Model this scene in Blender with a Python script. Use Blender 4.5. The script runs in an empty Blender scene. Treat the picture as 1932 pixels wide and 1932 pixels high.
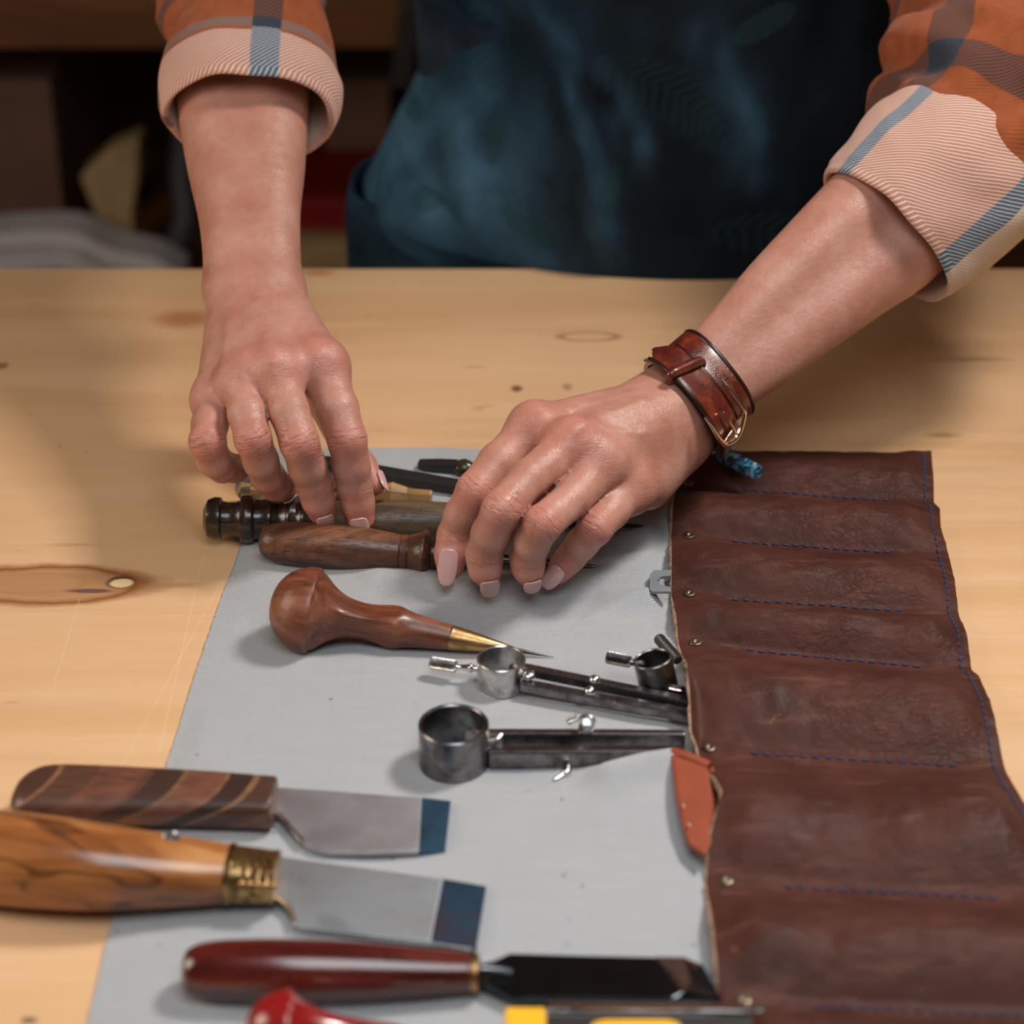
import bpy, math, random
import numpy as np
from mathutils import Vector, Matrix
random.seed(7); RS = np.random.RandomState(11)
SC = bpy.context.scene
COL = SC.collection
T = 0.75            # table top height
CH = 0.495          # camera height above the table top
F = 4025.0; PITCH = math.radians(29)
SP, CP = math.sin(PITCH), math.cos(PITCH)
# ------------------------------------------------------------------ camera, world, lights, exposure
cam_d = bpy.data.cameras.new('camera'); cam = bpy.data.objects.new('camera', cam_d); COL.objects.link(cam)
cam.location = (0, 0, T + CH); cam.rotation_euler = (math.radians(90) - PITCH, 0, 0)
cam_d.sensor_fit = 'HORIZONTAL'; cam_d.sensor_width = 24; cam_d.lens = 50
cam_d.clip_start = 0.02; cam_d.clip_end = 50
cam_d.dof.use_dof = True; cam_d.dof.focus_distance = 0.955; cam_d.dof.aperture_fstop = 4.6
SC.camera = cam
W = bpy.data.worlds.new('world'); SC.world = W; W.use_nodes = True
W.node_tree.nodes['Background'].inputs[0].default_value = (1.0, 0.88, 0.76, 1)
W.node_tree.nodes['Background'].inputs[1].default_value = 0.05
def area(name, loc, target, size, power, color, sy=None):
    d = bpy.data.lights.new(name, 'AREA'); d.shape = 'RECTANGLE'; d.size = size; d.size_y = sy or size
    d.energy = power; d.color = color
    o = bpy.data.objects.new(name, d); COL.objects.link(o); o.location = loc
    o.rotation_euler = (Vector(target) - Vector(loc)).to_track_quat('-Z', 'Y').to_euler()
    return o
area('softbox_key', (0.55, 0.95, T + 0.95), (-0.02, 0.60, T), 0.20, 3.5, (1.0, 0.93, 0.86)).data.spread = math.radians(95)
area('softbox_window', (-1.0, 0.62, T + 0.50), (0.0, 0.90, T + 0.10), 0.5, 6.0, (1.0, 0.84, 0.66))
area('front_fill_softbox', (0.05, 0.22, T + 0.85), (0.0, 0.50, T), 0.5, 5.3, (0.93, 0.965, 1.0))  # unseen front fill, added above the camera to brighten the foreground
SC.view_settings.view_transform = 'Standard'; SC.view_settings.look = 'None'
SC.view_settings.exposure = -0.22; SC.view_settings.gamma = 1.0; SC.view_settings.use_curve_mapping = False
try:
    SC.cycles.use_denoising = True; SC.cycles.max_bounces = 6
except Exception: pass
# ------------------------------------------------------------------ geometry helpers
def V3(*a): return np.array(a, float)
FWD = V3(0, CP, -SP); UPV = V3(0, SP, CP); RGT = V3(1, 0, 0)
CAM = V3(0, 0, T + CH)
def D(u, v, d):                     # a place at distance d before the lens
    return CAM + d*(FWD + (u-966)/F*RGT + (966-v)/F*UPV)
def P(u, v, h=0.0):                 # a place at height h above the table
    return D(u, v, (CH-h)/(SP + (v-966)/F*CP))
def B(u, v, y):                     # a place on the upright plane y
    return D(u, v, y/(CP + (966-v)/F*SP))
def dep(p): return float(np.dot(np.asarray(p)-CAM, FWD))
def mm(px, p): return px*dep(p)/F   # width in the photograph to metres
def nrm(v): v = np.asarray(v, float); return v/max(np.linalg.norm(v), 1e-12)
def sstep(a, b, x):
    t = np.clip((x-a)/(b-a), 0, 1); return t*t*(3-2*t)
_perm = RS.randint(0, 1 << 30, 4096)
def _h(ix, iy): return (_perm[(ix*73 + iy*1009 + _perm[(ix*31+7) & 4095]) & 4095] & 65535)/65535.0
def vn(x, y):                       # smooth value noise 0..1
    x = np.asarray(x, float); y = np.asarray(y, float)
    ix = np.floor(x).astype(int); iy = np.floor(y).astype(int)
    fx = x-ix; fy = y-iy; fx = fx*fx*(3-2*fx); fy = fy*fy*(3-2*fy)
    return (_h(ix, iy)*(1-fx)+_h(ix+1, iy)*fx)*(1-fy)+(_h(ix, iy+1)*(1-fx)+_h(ix+1, iy+1)*fx)*fy
WP = {}
def tag(o, label=None, cat=None, group=None, kind=None):
    if label: o['label'] = label
    if cat: o['category'] = cat
    if group: o['group'] = group
    if kind: o['kind'] = kind
    return o
def empty(name, p, label=None, cat=None, group=None, kind=None):
    o = bpy.data.objects.new(name, None); COL.objects.link(o); o.location = tuple(p); o.empty_display_size = 0.02
    WP[o] = np.asarray(p, float); return tag(o, label, cat, group, kind)
def mk(name, vs, fs, mat, parent=None, origin=None, loc=None, smooth=True, angle=None, attrs=None, midx=None):
    """one mesh object; vs in world metres; loc = the surface coordinate its material reads"""
    vs = np.asarray(vs, float)
    org = WP[parent] if parent is not None else (np.asarray(origin, float) if origin is not None else vs.mean(0))
    lv = vs-org
    me = bpy.data.meshes.new(name)
    me.from_pydata(lv.tolist(), [], [tuple(int(i) for i in f) for f in fs] if not isinstance(fs, np.ndarray) else fs.tolist()); me.update()
    la = vs if loc is None else np.asarray(loc, float)
    at = me.attributes.new('loc', 'FLOAT_VECTOR', 'POINT'); at.data.foreach_set('vector', la.astype(np.float32).ravel())
    for k, (ty, arr) in (attrs or {}).items():
        a = me.attributes.new(k, ty, 'POINT')
        a.data.foreach_set('vector' if ty == 'FLOAT_VECTOR' else 'value', np.asarray(arr, np.float32).ravel())
    if smooth: me.polygons.foreach_set('use_smooth', [True]*len(me.polygons))
    if angle is not None: me.set_sharp_from_angle(angle=math.radians(angle))
    for m in (mat if isinstance(mat, (list, tuple)) else [mat]): me.materials.append(m)
    if midx is not None: me.polygons.foreach_set('material_index', np.asarray(midx, np.int32))
    o = bpy.data.objects.new(name, me); COL.objects.link(o)
    if parent is not None: o.parent = parent; WP[o] = org
    else: o.location = tuple(org); WP[o] = org
    return o
def grid_faces(n, m, closed=False, off=0):
    i = np.arange(n-1)[:, None]; mm_ = m if closed else m-1; j = np.arange(mm_)[None, :]; j2 = (j+1) % m
    f = np.stack([i*m+j+0*i, i*m+j2+0*i, (i+1)*m+j2, (i+1)*m+j], -1).reshape(-1, 4)+off
    return f
def frame(d, hint=(0, 0, 1)):
    d = nrm(d); h = np.asarray(hint, float); u = h-d*np.dot(h, d)
    if np.linalg.norm(u) < 1e-6: u = V3(1, 0, 0)-d*d[0]
    u = nrm(u); return d, u, nrm(np.cross(d, u))   # direction, up, side
def loft_arr(rings, cap0=True, cap1=True, closed=True):
    R = np.asarray(rings); n, m = R.shape[:2]
    vs = R.reshape(-1, 3); fs = grid_faces(n, m, closed).tolist()
    if cap0: fs.append(list(range(m))[::-1])
    if cap1: fs.append([(n-1)*m+k for k in range(m)])
    # outward direction check
    return vs, fs
def join(parts):
    vs, fs, ls, o = [], [], [], 0
    for p in parts:
        v, f = p[0], p[1]; l = p[2] if len(p) > 2 else v
        vs.append(v); ls.append(l); fs += [[i+o for i in q] for q in f]; o += len(v)
    return np.concatenate(vs), fs, np.concatenate(ls)
def dens(prof, n=6):
    """Catmull-Rom through (t, r, ...) rows"""
    p = np.asarray(prof, float); out = []
    for i in range(len(p)-1):
        a, b = p[i], p[i+1]; m0 = (p[i+1]-p[i-1])/2 if i > 0 else (b-a); m1 = (p[i+2]-p[i])/2 if i+2 < len(p) else (b-a)
        for k in range(n):
            t = k/n; out.append((2*t**3-3*t*t+1)*a+(t**3-2*t*t+t)*m0+(-2*t**3+3*t*t)*b+(t**3-t*t)*m1)
    out.append(p[-1]); return np.array(out)
def lathe_arr(A, Bp, prof, seg=32, flat=1.0, sq=2.0, up=(0, 0, 1), rot=0.0, cap=True):
    """prof rows: t along A->B (0..1 or beyond), radius in metres (, squareness exponent)"""
    A = np.asarray(A); Bp = np.asarray(Bp); L = np.linalg.norm(Bp-A); d, u, s = frame(Bp-A, up)
    th = np.linspace(0, 2*math.pi, seg, endpoint=False)+rot
    rings, lc = [], []
    for row in prof:
        t, r = row[0], max(row[1], 1e-5); e = row[2] if len(row) > 2 else sq; fl = row[3] if len(row) > 3 else flat
        c, sn = np.cos(th), np.sin(th)
        k = (np.abs(c)**e+np.abs(sn)**e)**(-1/e)
        pt = A+(Bp-A)*t
        rings.append(pt+np.outer(c*k*r, s)+np.outer(sn*k*r*fl, u))
        lc.append(np.stack([np.full(seg, t*L), c*k*r, sn*k*r], 1))
    R = np.array(rings); n = len(rings)
    vs = R.reshape(-1, 3); fs = grid_faces(n, seg, True)[:, ::-1].tolist()
    if cap: fs.append(list(range(seg))); fs.append([(n-1)*seg+k for k in range(seg)][::-1])
    # orientation: u x s ordering
    return vs, fs, np.array(lc).reshape(-1, 3)
def lathe(name, A, Bp, prof, mat, parent=None, seg=32, angle=38, **k):
    v, f, l = lathe_arr(A, Bp, prof, seg, **k); return mk(name, v, f, mat, parent, loc=l, angle=angle)
def pxprof(A, Bp, rows, u0, u1):
    """rows (u px, half-width px, ...) along an axis running from u0 to u1 in the photograph"""
    out = []
    for r in rows:
        t = (r[0]-u0)/(u1-u0); p = A+(Bp-A)*t
        out.append((t, mm(r[1], p))+tuple(r[2:]))
    return out
def tube_arr(pts, rad, seg=10, cap=True):
    pts = np.asarray(pts, float); n = len(pts); rad = np.full(n, rad) if np.isscalar(rad) else np.asarray(rad)
    tg = np.gradient(pts, axis=0); d, u, s = frame(tg[0], (0.1, 0.2, 1)); rings = []
    th = np.linspace(0, 2*math.pi, seg, endpoint=False); lc = []; L = 0
    for i in range(n):
        d2 = nrm(tg[i]); u = nrm(u-d2*np.dot(u, d2)); s = np.cross(d2, u)
        rings.append(pts[i]+rad[i]*(np.outer(np.cos(th), s)+np.outer(np.sin(th), u)))
        if i: L += np.linalg.norm(pts[i]-pts[i-1])
        lc.append(np.stack([np.full(seg, L), np.cos(th)*rad[i], np.sin(th)*rad[i]], 1))
    fs = grid_faces(n, seg, True)[:, ::-1].tolist()
    if cap: fs.append(list(range(seg))); fs.append([(n-1)*seg+k for k in range(seg)][::-1])
    return np.array(rings).reshape(-1, 3), fs, np.array(lc).reshape(-1, 3)
def tube(name, pts, rad, mat, parent=None, seg=10, smooth_n=0, **k):
    pts = np.asarray(pts, float)
    if smooth_n:
        if not np.isscalar(rad):
            q = dens(np.c_[pts, np.asarray(rad)], smooth_n); pts, rad = q[:, :3], q[:, 3]
        else: pts = dens(pts, smooth_n)
    v, f, l = tube_arr(pts, rad, seg); return mk(name, v, f, mat, parent, loc=l, angle=50)
def ball_arr(c, r, sc=(1, 1, 1), n=10, m=14):
    rings = []
    for i in range(n+1):
        a = math.pi*i/n; rr = max(math.sin(a), 1e-3)
        th = np.linspace(0, 2*math.pi, m, endpoint=False)
        rings.append(np.stack([c[0]+r*sc[0]*rr*np.cos(th), c[1]+r*sc[1]*rr*np.sin(th), np.full(m, c[2]-r*sc[2]*math.cos(a))], 1))
    return loft_arr(rings)
def ball(name, c, r, mat, parent=None, sc=(1, 1, 1)):
    v, f = ball_arr(c, r, sc); return mk(name, v, f, mat, parent)
def bevel(o, w, seg=2, ang=35):
    b = o.modifiers.new('bevel', 'BEVEL'); b.width = w; b.segments = seg; b.limit_method = 'ANGLE'; b.angle_limit = math.radians(ang); return o
def prism_arr(poly, thick, nrm_dir=(0, 0, 1)):
    """polygon (world points) thickened downward along -nrm_dir"""
    p = np.asarray(poly, float); n = len(p); q = p-np.asarray(nrm_dir, float)*thick
    a = nrm(np.cross(p[1]-p[0], p[2]-p[0]))
    ctr = p.mean(0); ar = sum(np.cross(p[i]-ctr, p[(i+1) % n]-ctr) for i in range(n))
    fs = [list(range(n)), [n+i for i in range(n)][::-1]]+[[i, n+i, n+(i+1) % n, (i+1) % n] for i in range(n)]
    if np.dot(ar, nrm_dir) < 0: fs = [f[::-1] for f in fs]
    return np.concatenate([p, q]), fs
def prism(name, poly, thick, mat, parent=None, bw=0.0, nd=(0, 0, 1), **k):
    v, f = prism_arr(poly, thick, nd); o = mk(name, v, f, mat, parent, smooth=False, **k)
    if bw: bevel(o, bw)
    return o
def box_arr(lo, hi):
    x0, y0, z0 = lo; x1, y1, z1 = hi
    v = np.array([(x, y, z) for z in (z0, z1) for y in (y0, y1) for x in (x0, x1)], float)
    return v, [[0, 2, 3, 1], [4, 5, 7, 6], [0, 1, 5, 4], [2, 6, 7, 3], [0, 4, 6, 2], [1, 3, 7, 5]]
def box(name, lo, hi, mat, parent=None, bw=0.0, **k):
    v, f = box_arr(lo, hi); o = mk(name, v, f, mat, parent, smooth=False, **k)
    if bw: bevel(o, bw)
    return o
# ------------------------------------------------------------------ material helper
def fill_ramp(e, stops):
    stops = sorted(stops, key=lambda q: q[0]); e[-1].position = 1.0
    while len(e) > 1: e.remove(e[-1])
    e[0].position = stops[0][0]
    els = [e[0]]
    for p, c in stops[1:]: e.new(p)
    for q, (p, c) in zip(sorted(e, key=lambda q: q.position), stops): q.color = (c, c, c, 1) if not isinstance(c, (tuple, list)) else (*c, 1)
class G:
    def __init__(s, name, rough=0.5, metal=0.0, spec=0.5, **kw):
        s.m = bpy.data.materials.new(name); s.m.use_nodes = True; s.t = s.m.node_tree; s.b = s.t.nodes['Principled BSDF']
        s.set('Roughness', rough); s.set('Metallic', metal); s.set('Specular IOR Level', spec)
        for k, v in kw.items(): s.set(k.replace('_', ' '), v)
        a = s.t.nodes.new('ShaderNodeAttribute'); a.attribute_name = 'loc'; s.loc = a.outputs['Vector']
    def nd(s, ty, props=None, **ins):
        n = s.t.nodes.new('ShaderNode'+ty)
        for k, v in (props or {}).items(): setattr(n, k, v)
        for k, v in ins.items():
            k = int(k[1:]) if k[0] == 'i' and k[1:].isdigit() else k.replace('_', ' ')
            s.put(n.inputs[k], v)
        return n
    def put(s, inp, v):
        if isinstance(v, bpy.types.NodeSocket): s.t.links.new(v, inp)
        elif isinstance(v, (tuple, list)) and inp.type == 'RGBA' and len(v) == 3: inp.default_value = (*v, 1)
        else: inp.default_value = v
    def set(s, k, v): s.put(s.b.inputs[k], v)
    def attr(s, n, out='Fac'): a = s.t.nodes.new('ShaderNodeAttribute'); a.attribute_name = n; return a.outputs[out]
    def map(s, v=None, scale=(1, 1, 1), loc=(0, 0, 0), rot=(0, 0, 0)):
        return s.nd('Mapping', i0=v or s.loc, i1=loc, i2=rot, i3=scale).outputs[0]
    def noise(s, v=None, scale=5.0, det=3.0, rough=0.5, dist=0.0): return s.nd('TexNoise', Vector=v or s.loc, Scale=scale, Detail=det, Roughness=rough, Distortion=dist).outputs[0]
    def vor(s, v=None, scale=5.0, feat='F1', out='Distance'): return s.nd('TexVoronoi', {'feature': feat}, Vector=v or s.loc, Scale=scale).outputs[out]
    def wave(s, v=None, scale=5.0, dist=0.0, det=2.0, prof='SIN', dirn='X'): return s.nd('TexWave', {'wave_profile': prof, 'bands_direction': dirn}, Vector=v or s.loc, Scale=scale, Distortion=dist, Detail=det).outputs['Fac']
    def mth(s, op, a, b=0.0, c=0.0, clamp=False): return s.nd('Math', {'operation': op, 'use_clamp': clamp}, i0=a, i1=b, i2=c).outputs[0]
    def ramp(s, f, *stops):
        n = s.nd('ValToRGB', Fac=f); e = n.color_ramp.elements
        fill_ramp(e, stops)
        return n.outputs[0]
    def rng(s, f, a, b, c=0.0, d=1.0): return s.nd('MapRange', Value=f, From_Min=a, From_Max=b, To_Min=c, To_Max=d).outputs[0]
    def mix(s, f, a, b, mode='MIX'):
        n = s.t.nodes.new('ShaderNodeMix'); n.data_type = 'RGBA'; n.blend_type = mode
        s.put(n.inputs[0], f); s.put(n.inputs[6], a); s.put(n.inputs[7], b); return n.outputs[2]
    def xyz(s, v=None): n = s.nd('SeparateXYZ', i0=v or s.loc); return n.outputs[0], n.outputs[1], n.outputs[2]
    def vec(s, x, y, z=0.0): return s.nd('CombineXYZ', i0=x, i1=y, i2=z).outputs[0]
    def bump(s, h, dist=0.001, strength=1.0):
        n = s.nd('Bump', Height=h, Distance=dist, Strength=strength)
        old = s.b.inputs['Normal']
        if old.is_linked: s.t.links.new(old.links[0].from_socket, n.inputs['Normal'])
        s.t.links.new(n.outputs[0], old); return s
    def color(s, c): s.set('Base Color', c); return s
def flatm(name, c, rough=0.5, metal=0.0, var=0.15, vs=120.0, bmp=0.0, bs=400.0, **kw):
    g = G(name, rough, metal, **kw); n = g.noise(scale=vs, det=4)
    dark = tuple(x*(1-var) for x in c); light = tuple(min(x*(1+var), 1) for x in c)
    g.color(g.mix(g.rng(n, .3, .7), dark, light))
    if bmp: g.bump(g.noise(scale=bs, det=4), bmp)
    return g.m
# ------------------------------------------------------------------ materials
def m_wood(name, c_dark, c_mid, c_light, s=1.0, rough=0.32, streak=60, pores=0.5, twist=0.0, coat=0.25):
    g = G(name, rough); g.set('Coat Weight', coat); g.set('Coat Roughness', 0.18)
    x, y, z = g.xyz(); v = g.vec(g.mth('MULTIPLY', x, 0.16), g.mth('ADD', y, g.mth('MULTIPLY', x, twist)), z)
    n = g.noise(v, streak*s, 5, 0.6, 0.8); n2 = g.noise(v, streak*s*6, 3, 0.6)
    f = g.mth('ADD', g.mth('MULTIPLY', n, 0.8), g.mth('MULTIPLY', n2, 0.2))
    c = g.ramp(f, (0.36, c_dark), (0.5, c_mid), (0.64, c_light))
    po = g.ramp(g.noise(g.vec(g.mth('MULTIPLY', x, .12), y, z), 1900*s, 2), (0.33, 0.0), (0.42, 1.0))
    c = g.mix(g.mth('MULTIPLY', g.mth('SUBTRACT', 1.0, po), pores), c, tuple(q*0.3 for q in c_dark))
    g.color(c); g.bump(po, 0.00015, pores); g.set('Roughness', g.rng(n, .3, .7, rough-.06, rough+.1)); return g.m
def m_metal(name, c, rough, var=0.25, spots=(0.02, 0.02, 0.02), sp=0.3, scratch=True, sc=90):
    g = G(name, rough, 1.0); n = g.noise(scale=sc, det=5, rough=0.6)
    g.color(g.mix(g.ramp(n, (0.42, 0.0), (0.68, sp)), c, spots))
    g.set('Roughness', g.rng(n, .3, .7, rough*(1-var), rough*(1+var)))
    if scratch: g.bump(g.noise(g.map(scale=(20, 400, 400)), 6, 3), 0.00004)
    return g.m
def build_table_mat():
    g = G('table_wood', 0.36, spec=0.35); x, y, z = g.xyz()
    v = g.vec(g.mth('MULTIPLY', x, 0.10), y, z)
    warp = g.noise(g.vec(g.mth('MULTIPLY', x, .5), y), 7, 3)
    n = g.noise(v, 26, 5, 0.6, 1.2); fine = g.noise(g.vec(g.mth('MULTIPLY', x, .05), y), 420, 3)
    c = g.ramp(n, (0.3, (0.655, 0.395, 0.205)), (0.5, (0.695, 0.435, 0.240)), (0.7, (0.725, 0.470, 0.270)))
    c = g.mix(g.mth('MULTIPLY', g.rng(fine, .45, .75), 0.11), c, (0.42, 0.21, 0.09))
    # small flecks
    fl = g.ramp(g.noise(g.vec(g.mth('MULTIPLY', x, .28), y), 75, 2), (0.72, 0.0), (0.78, 0.6))
    c = g.mix(fl, c, (0.36, 0.17, 0.07))
    spk = g.ramp(g.vor(scale=55), (0.03, 1.0), (0.055, 0.0))
    c = g.mix(g.mth('MULTIPLY', spk, g.ramp(g.noise(scale=20), (0.5, 0.0), (0.56, 0.75))), c, (0.14, 0.06, 0.03))
    wz = g.mth('MULTIPLY', g.mth('SUBTRACT', g.noise(scale=24, det=4), 0.5), 0.75)
    def knot(c, u, vv, hu, hv, col, soft=0.35, ring=None, amt=0.9):
        p = P(u, vv, 0); q = P(u+hu, vv, 0); r = P(u, vv+hv, 0); rx = abs(q[0]-p[0]); ry = abs(r[1]-p[1])
        dx = g.mth('DIVIDE', g.mth('SUBTRACT', x, float(p[0])), rx); dy = g.mth('DIVIDE', g.mth('SUBTRACT', y, float(p[1])), ry)
        d = g.mth('ADD', g.mth('SQRT', g.mth('ADD', g.mth('MULTIPLY', dx, dx), g.mth('MULTIPLY', dy, dy))), wz)
        if ring:
            m = g.mth('MULTIPLY', g.ramp(g.mth('ABSOLUTE', g.mth('SUBTRACT', d, 0.85)), (0.0, 1.0), (ring, 0.0)), amt)
        else: m = g.mth('MULTIPLY', g.ramp(d, (max(0.0, 1-soft)*.9, 1.0), (0.98, 0.0)), amt)
        return g.mix(m, c, col), d
    c, _ = knot(c, 90, 1102, 190, 36, (0.42, 0.215, 0.10), 0.3, amt=.9)
    c, d = knot(c, 90, 1102, 205, 40, (0.27, 0.095, 0.028), ring=0.24, amt=1.0)
    c, _ = knot(c, 60, 1100, 110, 22, (0.40, 0.19, 0.08), ring=0.14, amt=.6)
    c, _ = knot(c, 330, 1104, 75, 7, (0.50, 0.25, 0.10), 0.8, amt=.7)
    c, _ = knot(c, 170, 1115, 55, 5, (0.12, 0.07, 0.06), 0.4)
    c, _ = knot(c, 228, 1098, 32, 15, (0.08, 0.04, 0.03), 0.25)
    c, _ = knot(c, 230, 1100, 26, 10, (0.82, 0.60, 0.33), 0.2, amt=1)
    c, _ = knot(c, 345, 603, 75, 22, (0.42, 0.15, 0.05), 0.6, amt=.7)
    c, _ = knot(c, 1105, 635, 66, 10, (0.26, 0.13, 0.06), ring=0.22, amt=.75)
    c, _ = knot(c, 975, 733, 14, 8, (0.12, 0.06, 0.03), 0.6)
    c, _ = knot(c, 1070, 730, 12, 9, (0.3, 0.15, 0.07), 0.7, amt=.7)
    c, _ = knot(c, 5, 690, 16, 9, (0.30, 0.12, 0.05), 0.6)
    c, _ = knot(c, 600, 515, 40, 6, (0.42, 0.15, 0.05), 0.7, amt=.7)
    c, _ = knot(c, 1840, 678, 95, 6, (0.35, 0.18, 0.09), 0.8, amt=.6)
    c, _ = knot(c, 1780, 821, 40, 7, (0.35, 0.17, 0.07), 0.8, amt=.7)
    c, _ = knot(c, 140, 1028, 70, 4, (0.45, 0.25, 0.10), 0.8, amt=.6)
    c, _ = knot(c, 55, 1925, 22, 10, (0.10, 0.08, 0.06), 0.5, amt=.8)
    # long knife scratches
    for (a, b, cc, dd) in ((210, 1480, 425, 1085), (300, 1420, 385, 1040), (230, 1932, 330, 1480), (100, 1300, 150, 1130)):
        p, q = P(a, b), P(cc, dd); n_ = nrm([q[1]-p[1], -(q[0]-p[0]), 0]); dd_ = nrm(q-p); L = float(np.linalg.norm(q-p))
        e = g.mth('ABSOLUTE', g.mth('ADD', g.mth('ADD', g.mth('MULTIPLY', x, float(n_[0])), g.mth('MULTIPLY', y, float(n_[1]))), float(-np.dot(n_, p))))
        al = g.mth('ADD', g.mth('ADD', g.mth('MULTIPLY', x, float(dd_[0])), g.mth('MULTIPLY', y, float(dd_[1]))), float(-np.dot(dd_, p)))
        mask = g.mth('MULTIPLY', g.mth('LESS_THAN', e, 0.00022), g.mth('MULTIPLY', g.mth('GREATER_THAN', al, 0.0), g.mth('LESS_THAN', al, L)))
        c = g.mix(g.mth('MULTIPLY', mask, 0.22), c, (0.9, 0.72, 0.5))
    g.color(c); g.bump(fine, 0.00012, .5); g.set('Roughness', g.rng(n, .3, .7, .30, .42)); return g.m
M = {}
M['table'] = build_table_mat()
def build_canvas():
    g = G('canvas', 0.9, spec=0.15); x, y, z = g.xyz()
    w1 = g.mth('SINE', g.mth('ADD', g.mth('MULTIPLY', x, 2*math.pi/0.00115), g.mth('MULTIPLY', g.noise(scale=60), 5)))
    w2 = g.mth('SINE', g.mth('ADD', g.mth('MULTIPLY', y, 2*math.pi/0.00115), g.mth('MULTIPLY', g.noise(scale=55), 5)))
    chk = g.mth('MULTIPLY', w1, w2)
    f = g.rng(chk, -1, 1)
    c = g.mix(f, (0.26, 0.29, 0.34), (0.72, 0.73, 0.745))
    slub = g.noise(g.map(scale=(30, 500, 1)), 1, 3); slub2 = g.noise(g.map(scale=(500, 30, 1)), 1, 3)
    c = g.mix(g.rng(slub, .45, .75, 0, .35), c, (0.60, 0.57, 0.53)); c = g.mix(g.rng(slub2, .55, .85, 0, .22), c, (0.36, 0.40, 0.46))
    sp = g.ramp(g.vor(scale=95), (0.05, 1.0), (0.10, 0.0)); sp = g.mth('MULTIPLY', sp, g.ramp(g.noise(scale=33, det=1), (0.55, 0.0), (0.6, .9)))
    c = g.mix(sp, c, (0.08, 0.17, 0.28))
    sp2 = g.ramp(g.vor(g.map(loc=(3, 5, 1)), scale=70), (0.04, 1.0), (0.08, 0.0)); sp2 = g.mth('MULTIPLY', sp2, g.ramp(g.noise(scale=28, det=1), (0.58, 0.0), (0.62, .6)))
    c = g.mix(sp2, c, (0.42, 0.17, 0.13))
    c = g.mix(g.rng(g.noise(scale=13, det=4), .5, .8, 0, .25), c, (0.36, 0.33, 0.31))
    g.color(c); g.bump(chk, 0.00028, 1.0); g.set('Sheen Weight', 0.12); return g.m
M['canvas'] = build_canvas()
def build_leather():
    g = G('leather_brown', 0.56, spec=0.18); x, y, z = g.xyz(); wr = g.attr('wr')
    grain = g.vor(scale=900, feat='F1'); n = g.noise(scale=30, det=6, rough=.62)
    c = g.ramp(n, (0.3, (0.046, 0.0145, 0.010)), (0.55, (0.070, 0.022, 0.0155)), (0.75, (0.102, 0.034, 0.023)))
    st = g.noise(g.vec(g.mth('MULTIPLY', x, .22), y), 130, 4, .6)
    c = g.mix(g.rng(st, .56, .8, 0, .55), c, (0.19, 0.085, 0.055))
    sc = g.noise(g.vec(g.mth('MULTIPLY', x, .35), y), 60, 5, .75, 1.5)
    c = g.mix(g.ramp(sc, (0.66, 0.0), (0.74, 0.7)), c, (0.33, 0.15, 0.095))
    g.color(c)
    cr = g.vor(g.vec(g.mth('MULTIPLY', x, .45), g.mth('ADD', y, g.mth('MULTIPLY', g.noise(scale=80), .006))), scale=430, feat='DISTANCE_TO_EDGE')
    g.bump(g.mth('MULTIPLY', g.ramp(cr, (0.0, 0.0), (0.25, 1.0)), wr), 0.00040, .7)
    g.bump(g.noise(g.vec(g.mth('MULTIPLY', x, .12), y), 420, 3), 0.00035, .8); g.bump(grain, 0.00016, .7)
    g.set('Roughness', g.rng(n, .3, .75, .48, .66)); return g.m
M['leather'] = build_leather()
M['leather_raw'] = flatm('leather_raw_edge', (0.34, 0.22, 0.15), 0.95, var=.4, vs=900, bmp=.0004, bs=2500)
M['thread'] = flatm('blue_thread', (0.012, 0.045, 0.12), 0.7, vs=900, var=.4)
M['brass_old'] = m_metal('aged_brass', (0.26, 0.21, 0.15), 0.38, spots=(0.05, 0.035, 0.02), sp=.7, sc=700)
M['collar'] = m_metal('dark_chased_brass', (0.50, 0.33, 0.14), 0.34, spots=(0.03, 0.018, 0.012), sp=1.0, sc=330)
M['brass'] = m_metal('brass', (0.47, 0.30, 0.135), 0.33, spots=(0.25, 0.10, 0.04), sp=.8, sc=150)
M['steel'] = m_metal('steel', (0.62, 0.60, 0.58), 0.26, spots=(0.14, 0.12, 0.11), sp=.7, sc=160)
M['steel_dark'] = m_metal('dark_steel', (0.25, 0.235, 0.24), 0.30, spots=(0.05, 0.045, 0.045), sp=.8, sc=140)
M['steel_bright'] = m_metal('bright_steel', (0.80, 0.79, 0.77), 0.16, sp=.1)
M['gold'] = m_metal('pale_gold', (0.83, 0.66, 0.48), 0.16, sp=.1, scratch=False)
def build_blade(name, c, stain, rough=.42):
    g = G(name, rough, 1.0); n = g.noise(scale=30, det=5, rough=.6); n2 = g.noise(g.map(loc=(2, 2, 2)), scale=55, det=3)
    k = g.mix(g.ramp(n, (.42, 0.0), (.66, .8)), c, stain); k = g.mix(g.ramp(n2, (.55, 0.0), (.7, .5)), k, tuple(q*.6 for q in c))
    g.color(k); g.bump(g.noise(g.map(scale=(40, 900, 1)), 1, 2), 0.00003); return g.m
M['blade'] = build_blade('blade_steel', (0.58, 0.60, 0.64), (0.47, 0.42, 0.43), .5)
M['blade2'] = build_blade('blade_steel_grey', (0.54, 0.59, 0.64), (0.46, 0.47, 0.48), .5)
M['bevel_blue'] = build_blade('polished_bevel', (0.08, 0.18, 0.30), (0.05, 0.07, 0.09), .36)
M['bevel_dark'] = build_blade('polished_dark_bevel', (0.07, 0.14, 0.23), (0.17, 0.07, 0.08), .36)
M['black_blade'] = build_blade('blackened_blade', (0.055, 0.065, 0.075), (0.03, 0.03, 0.035), .25)
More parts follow.
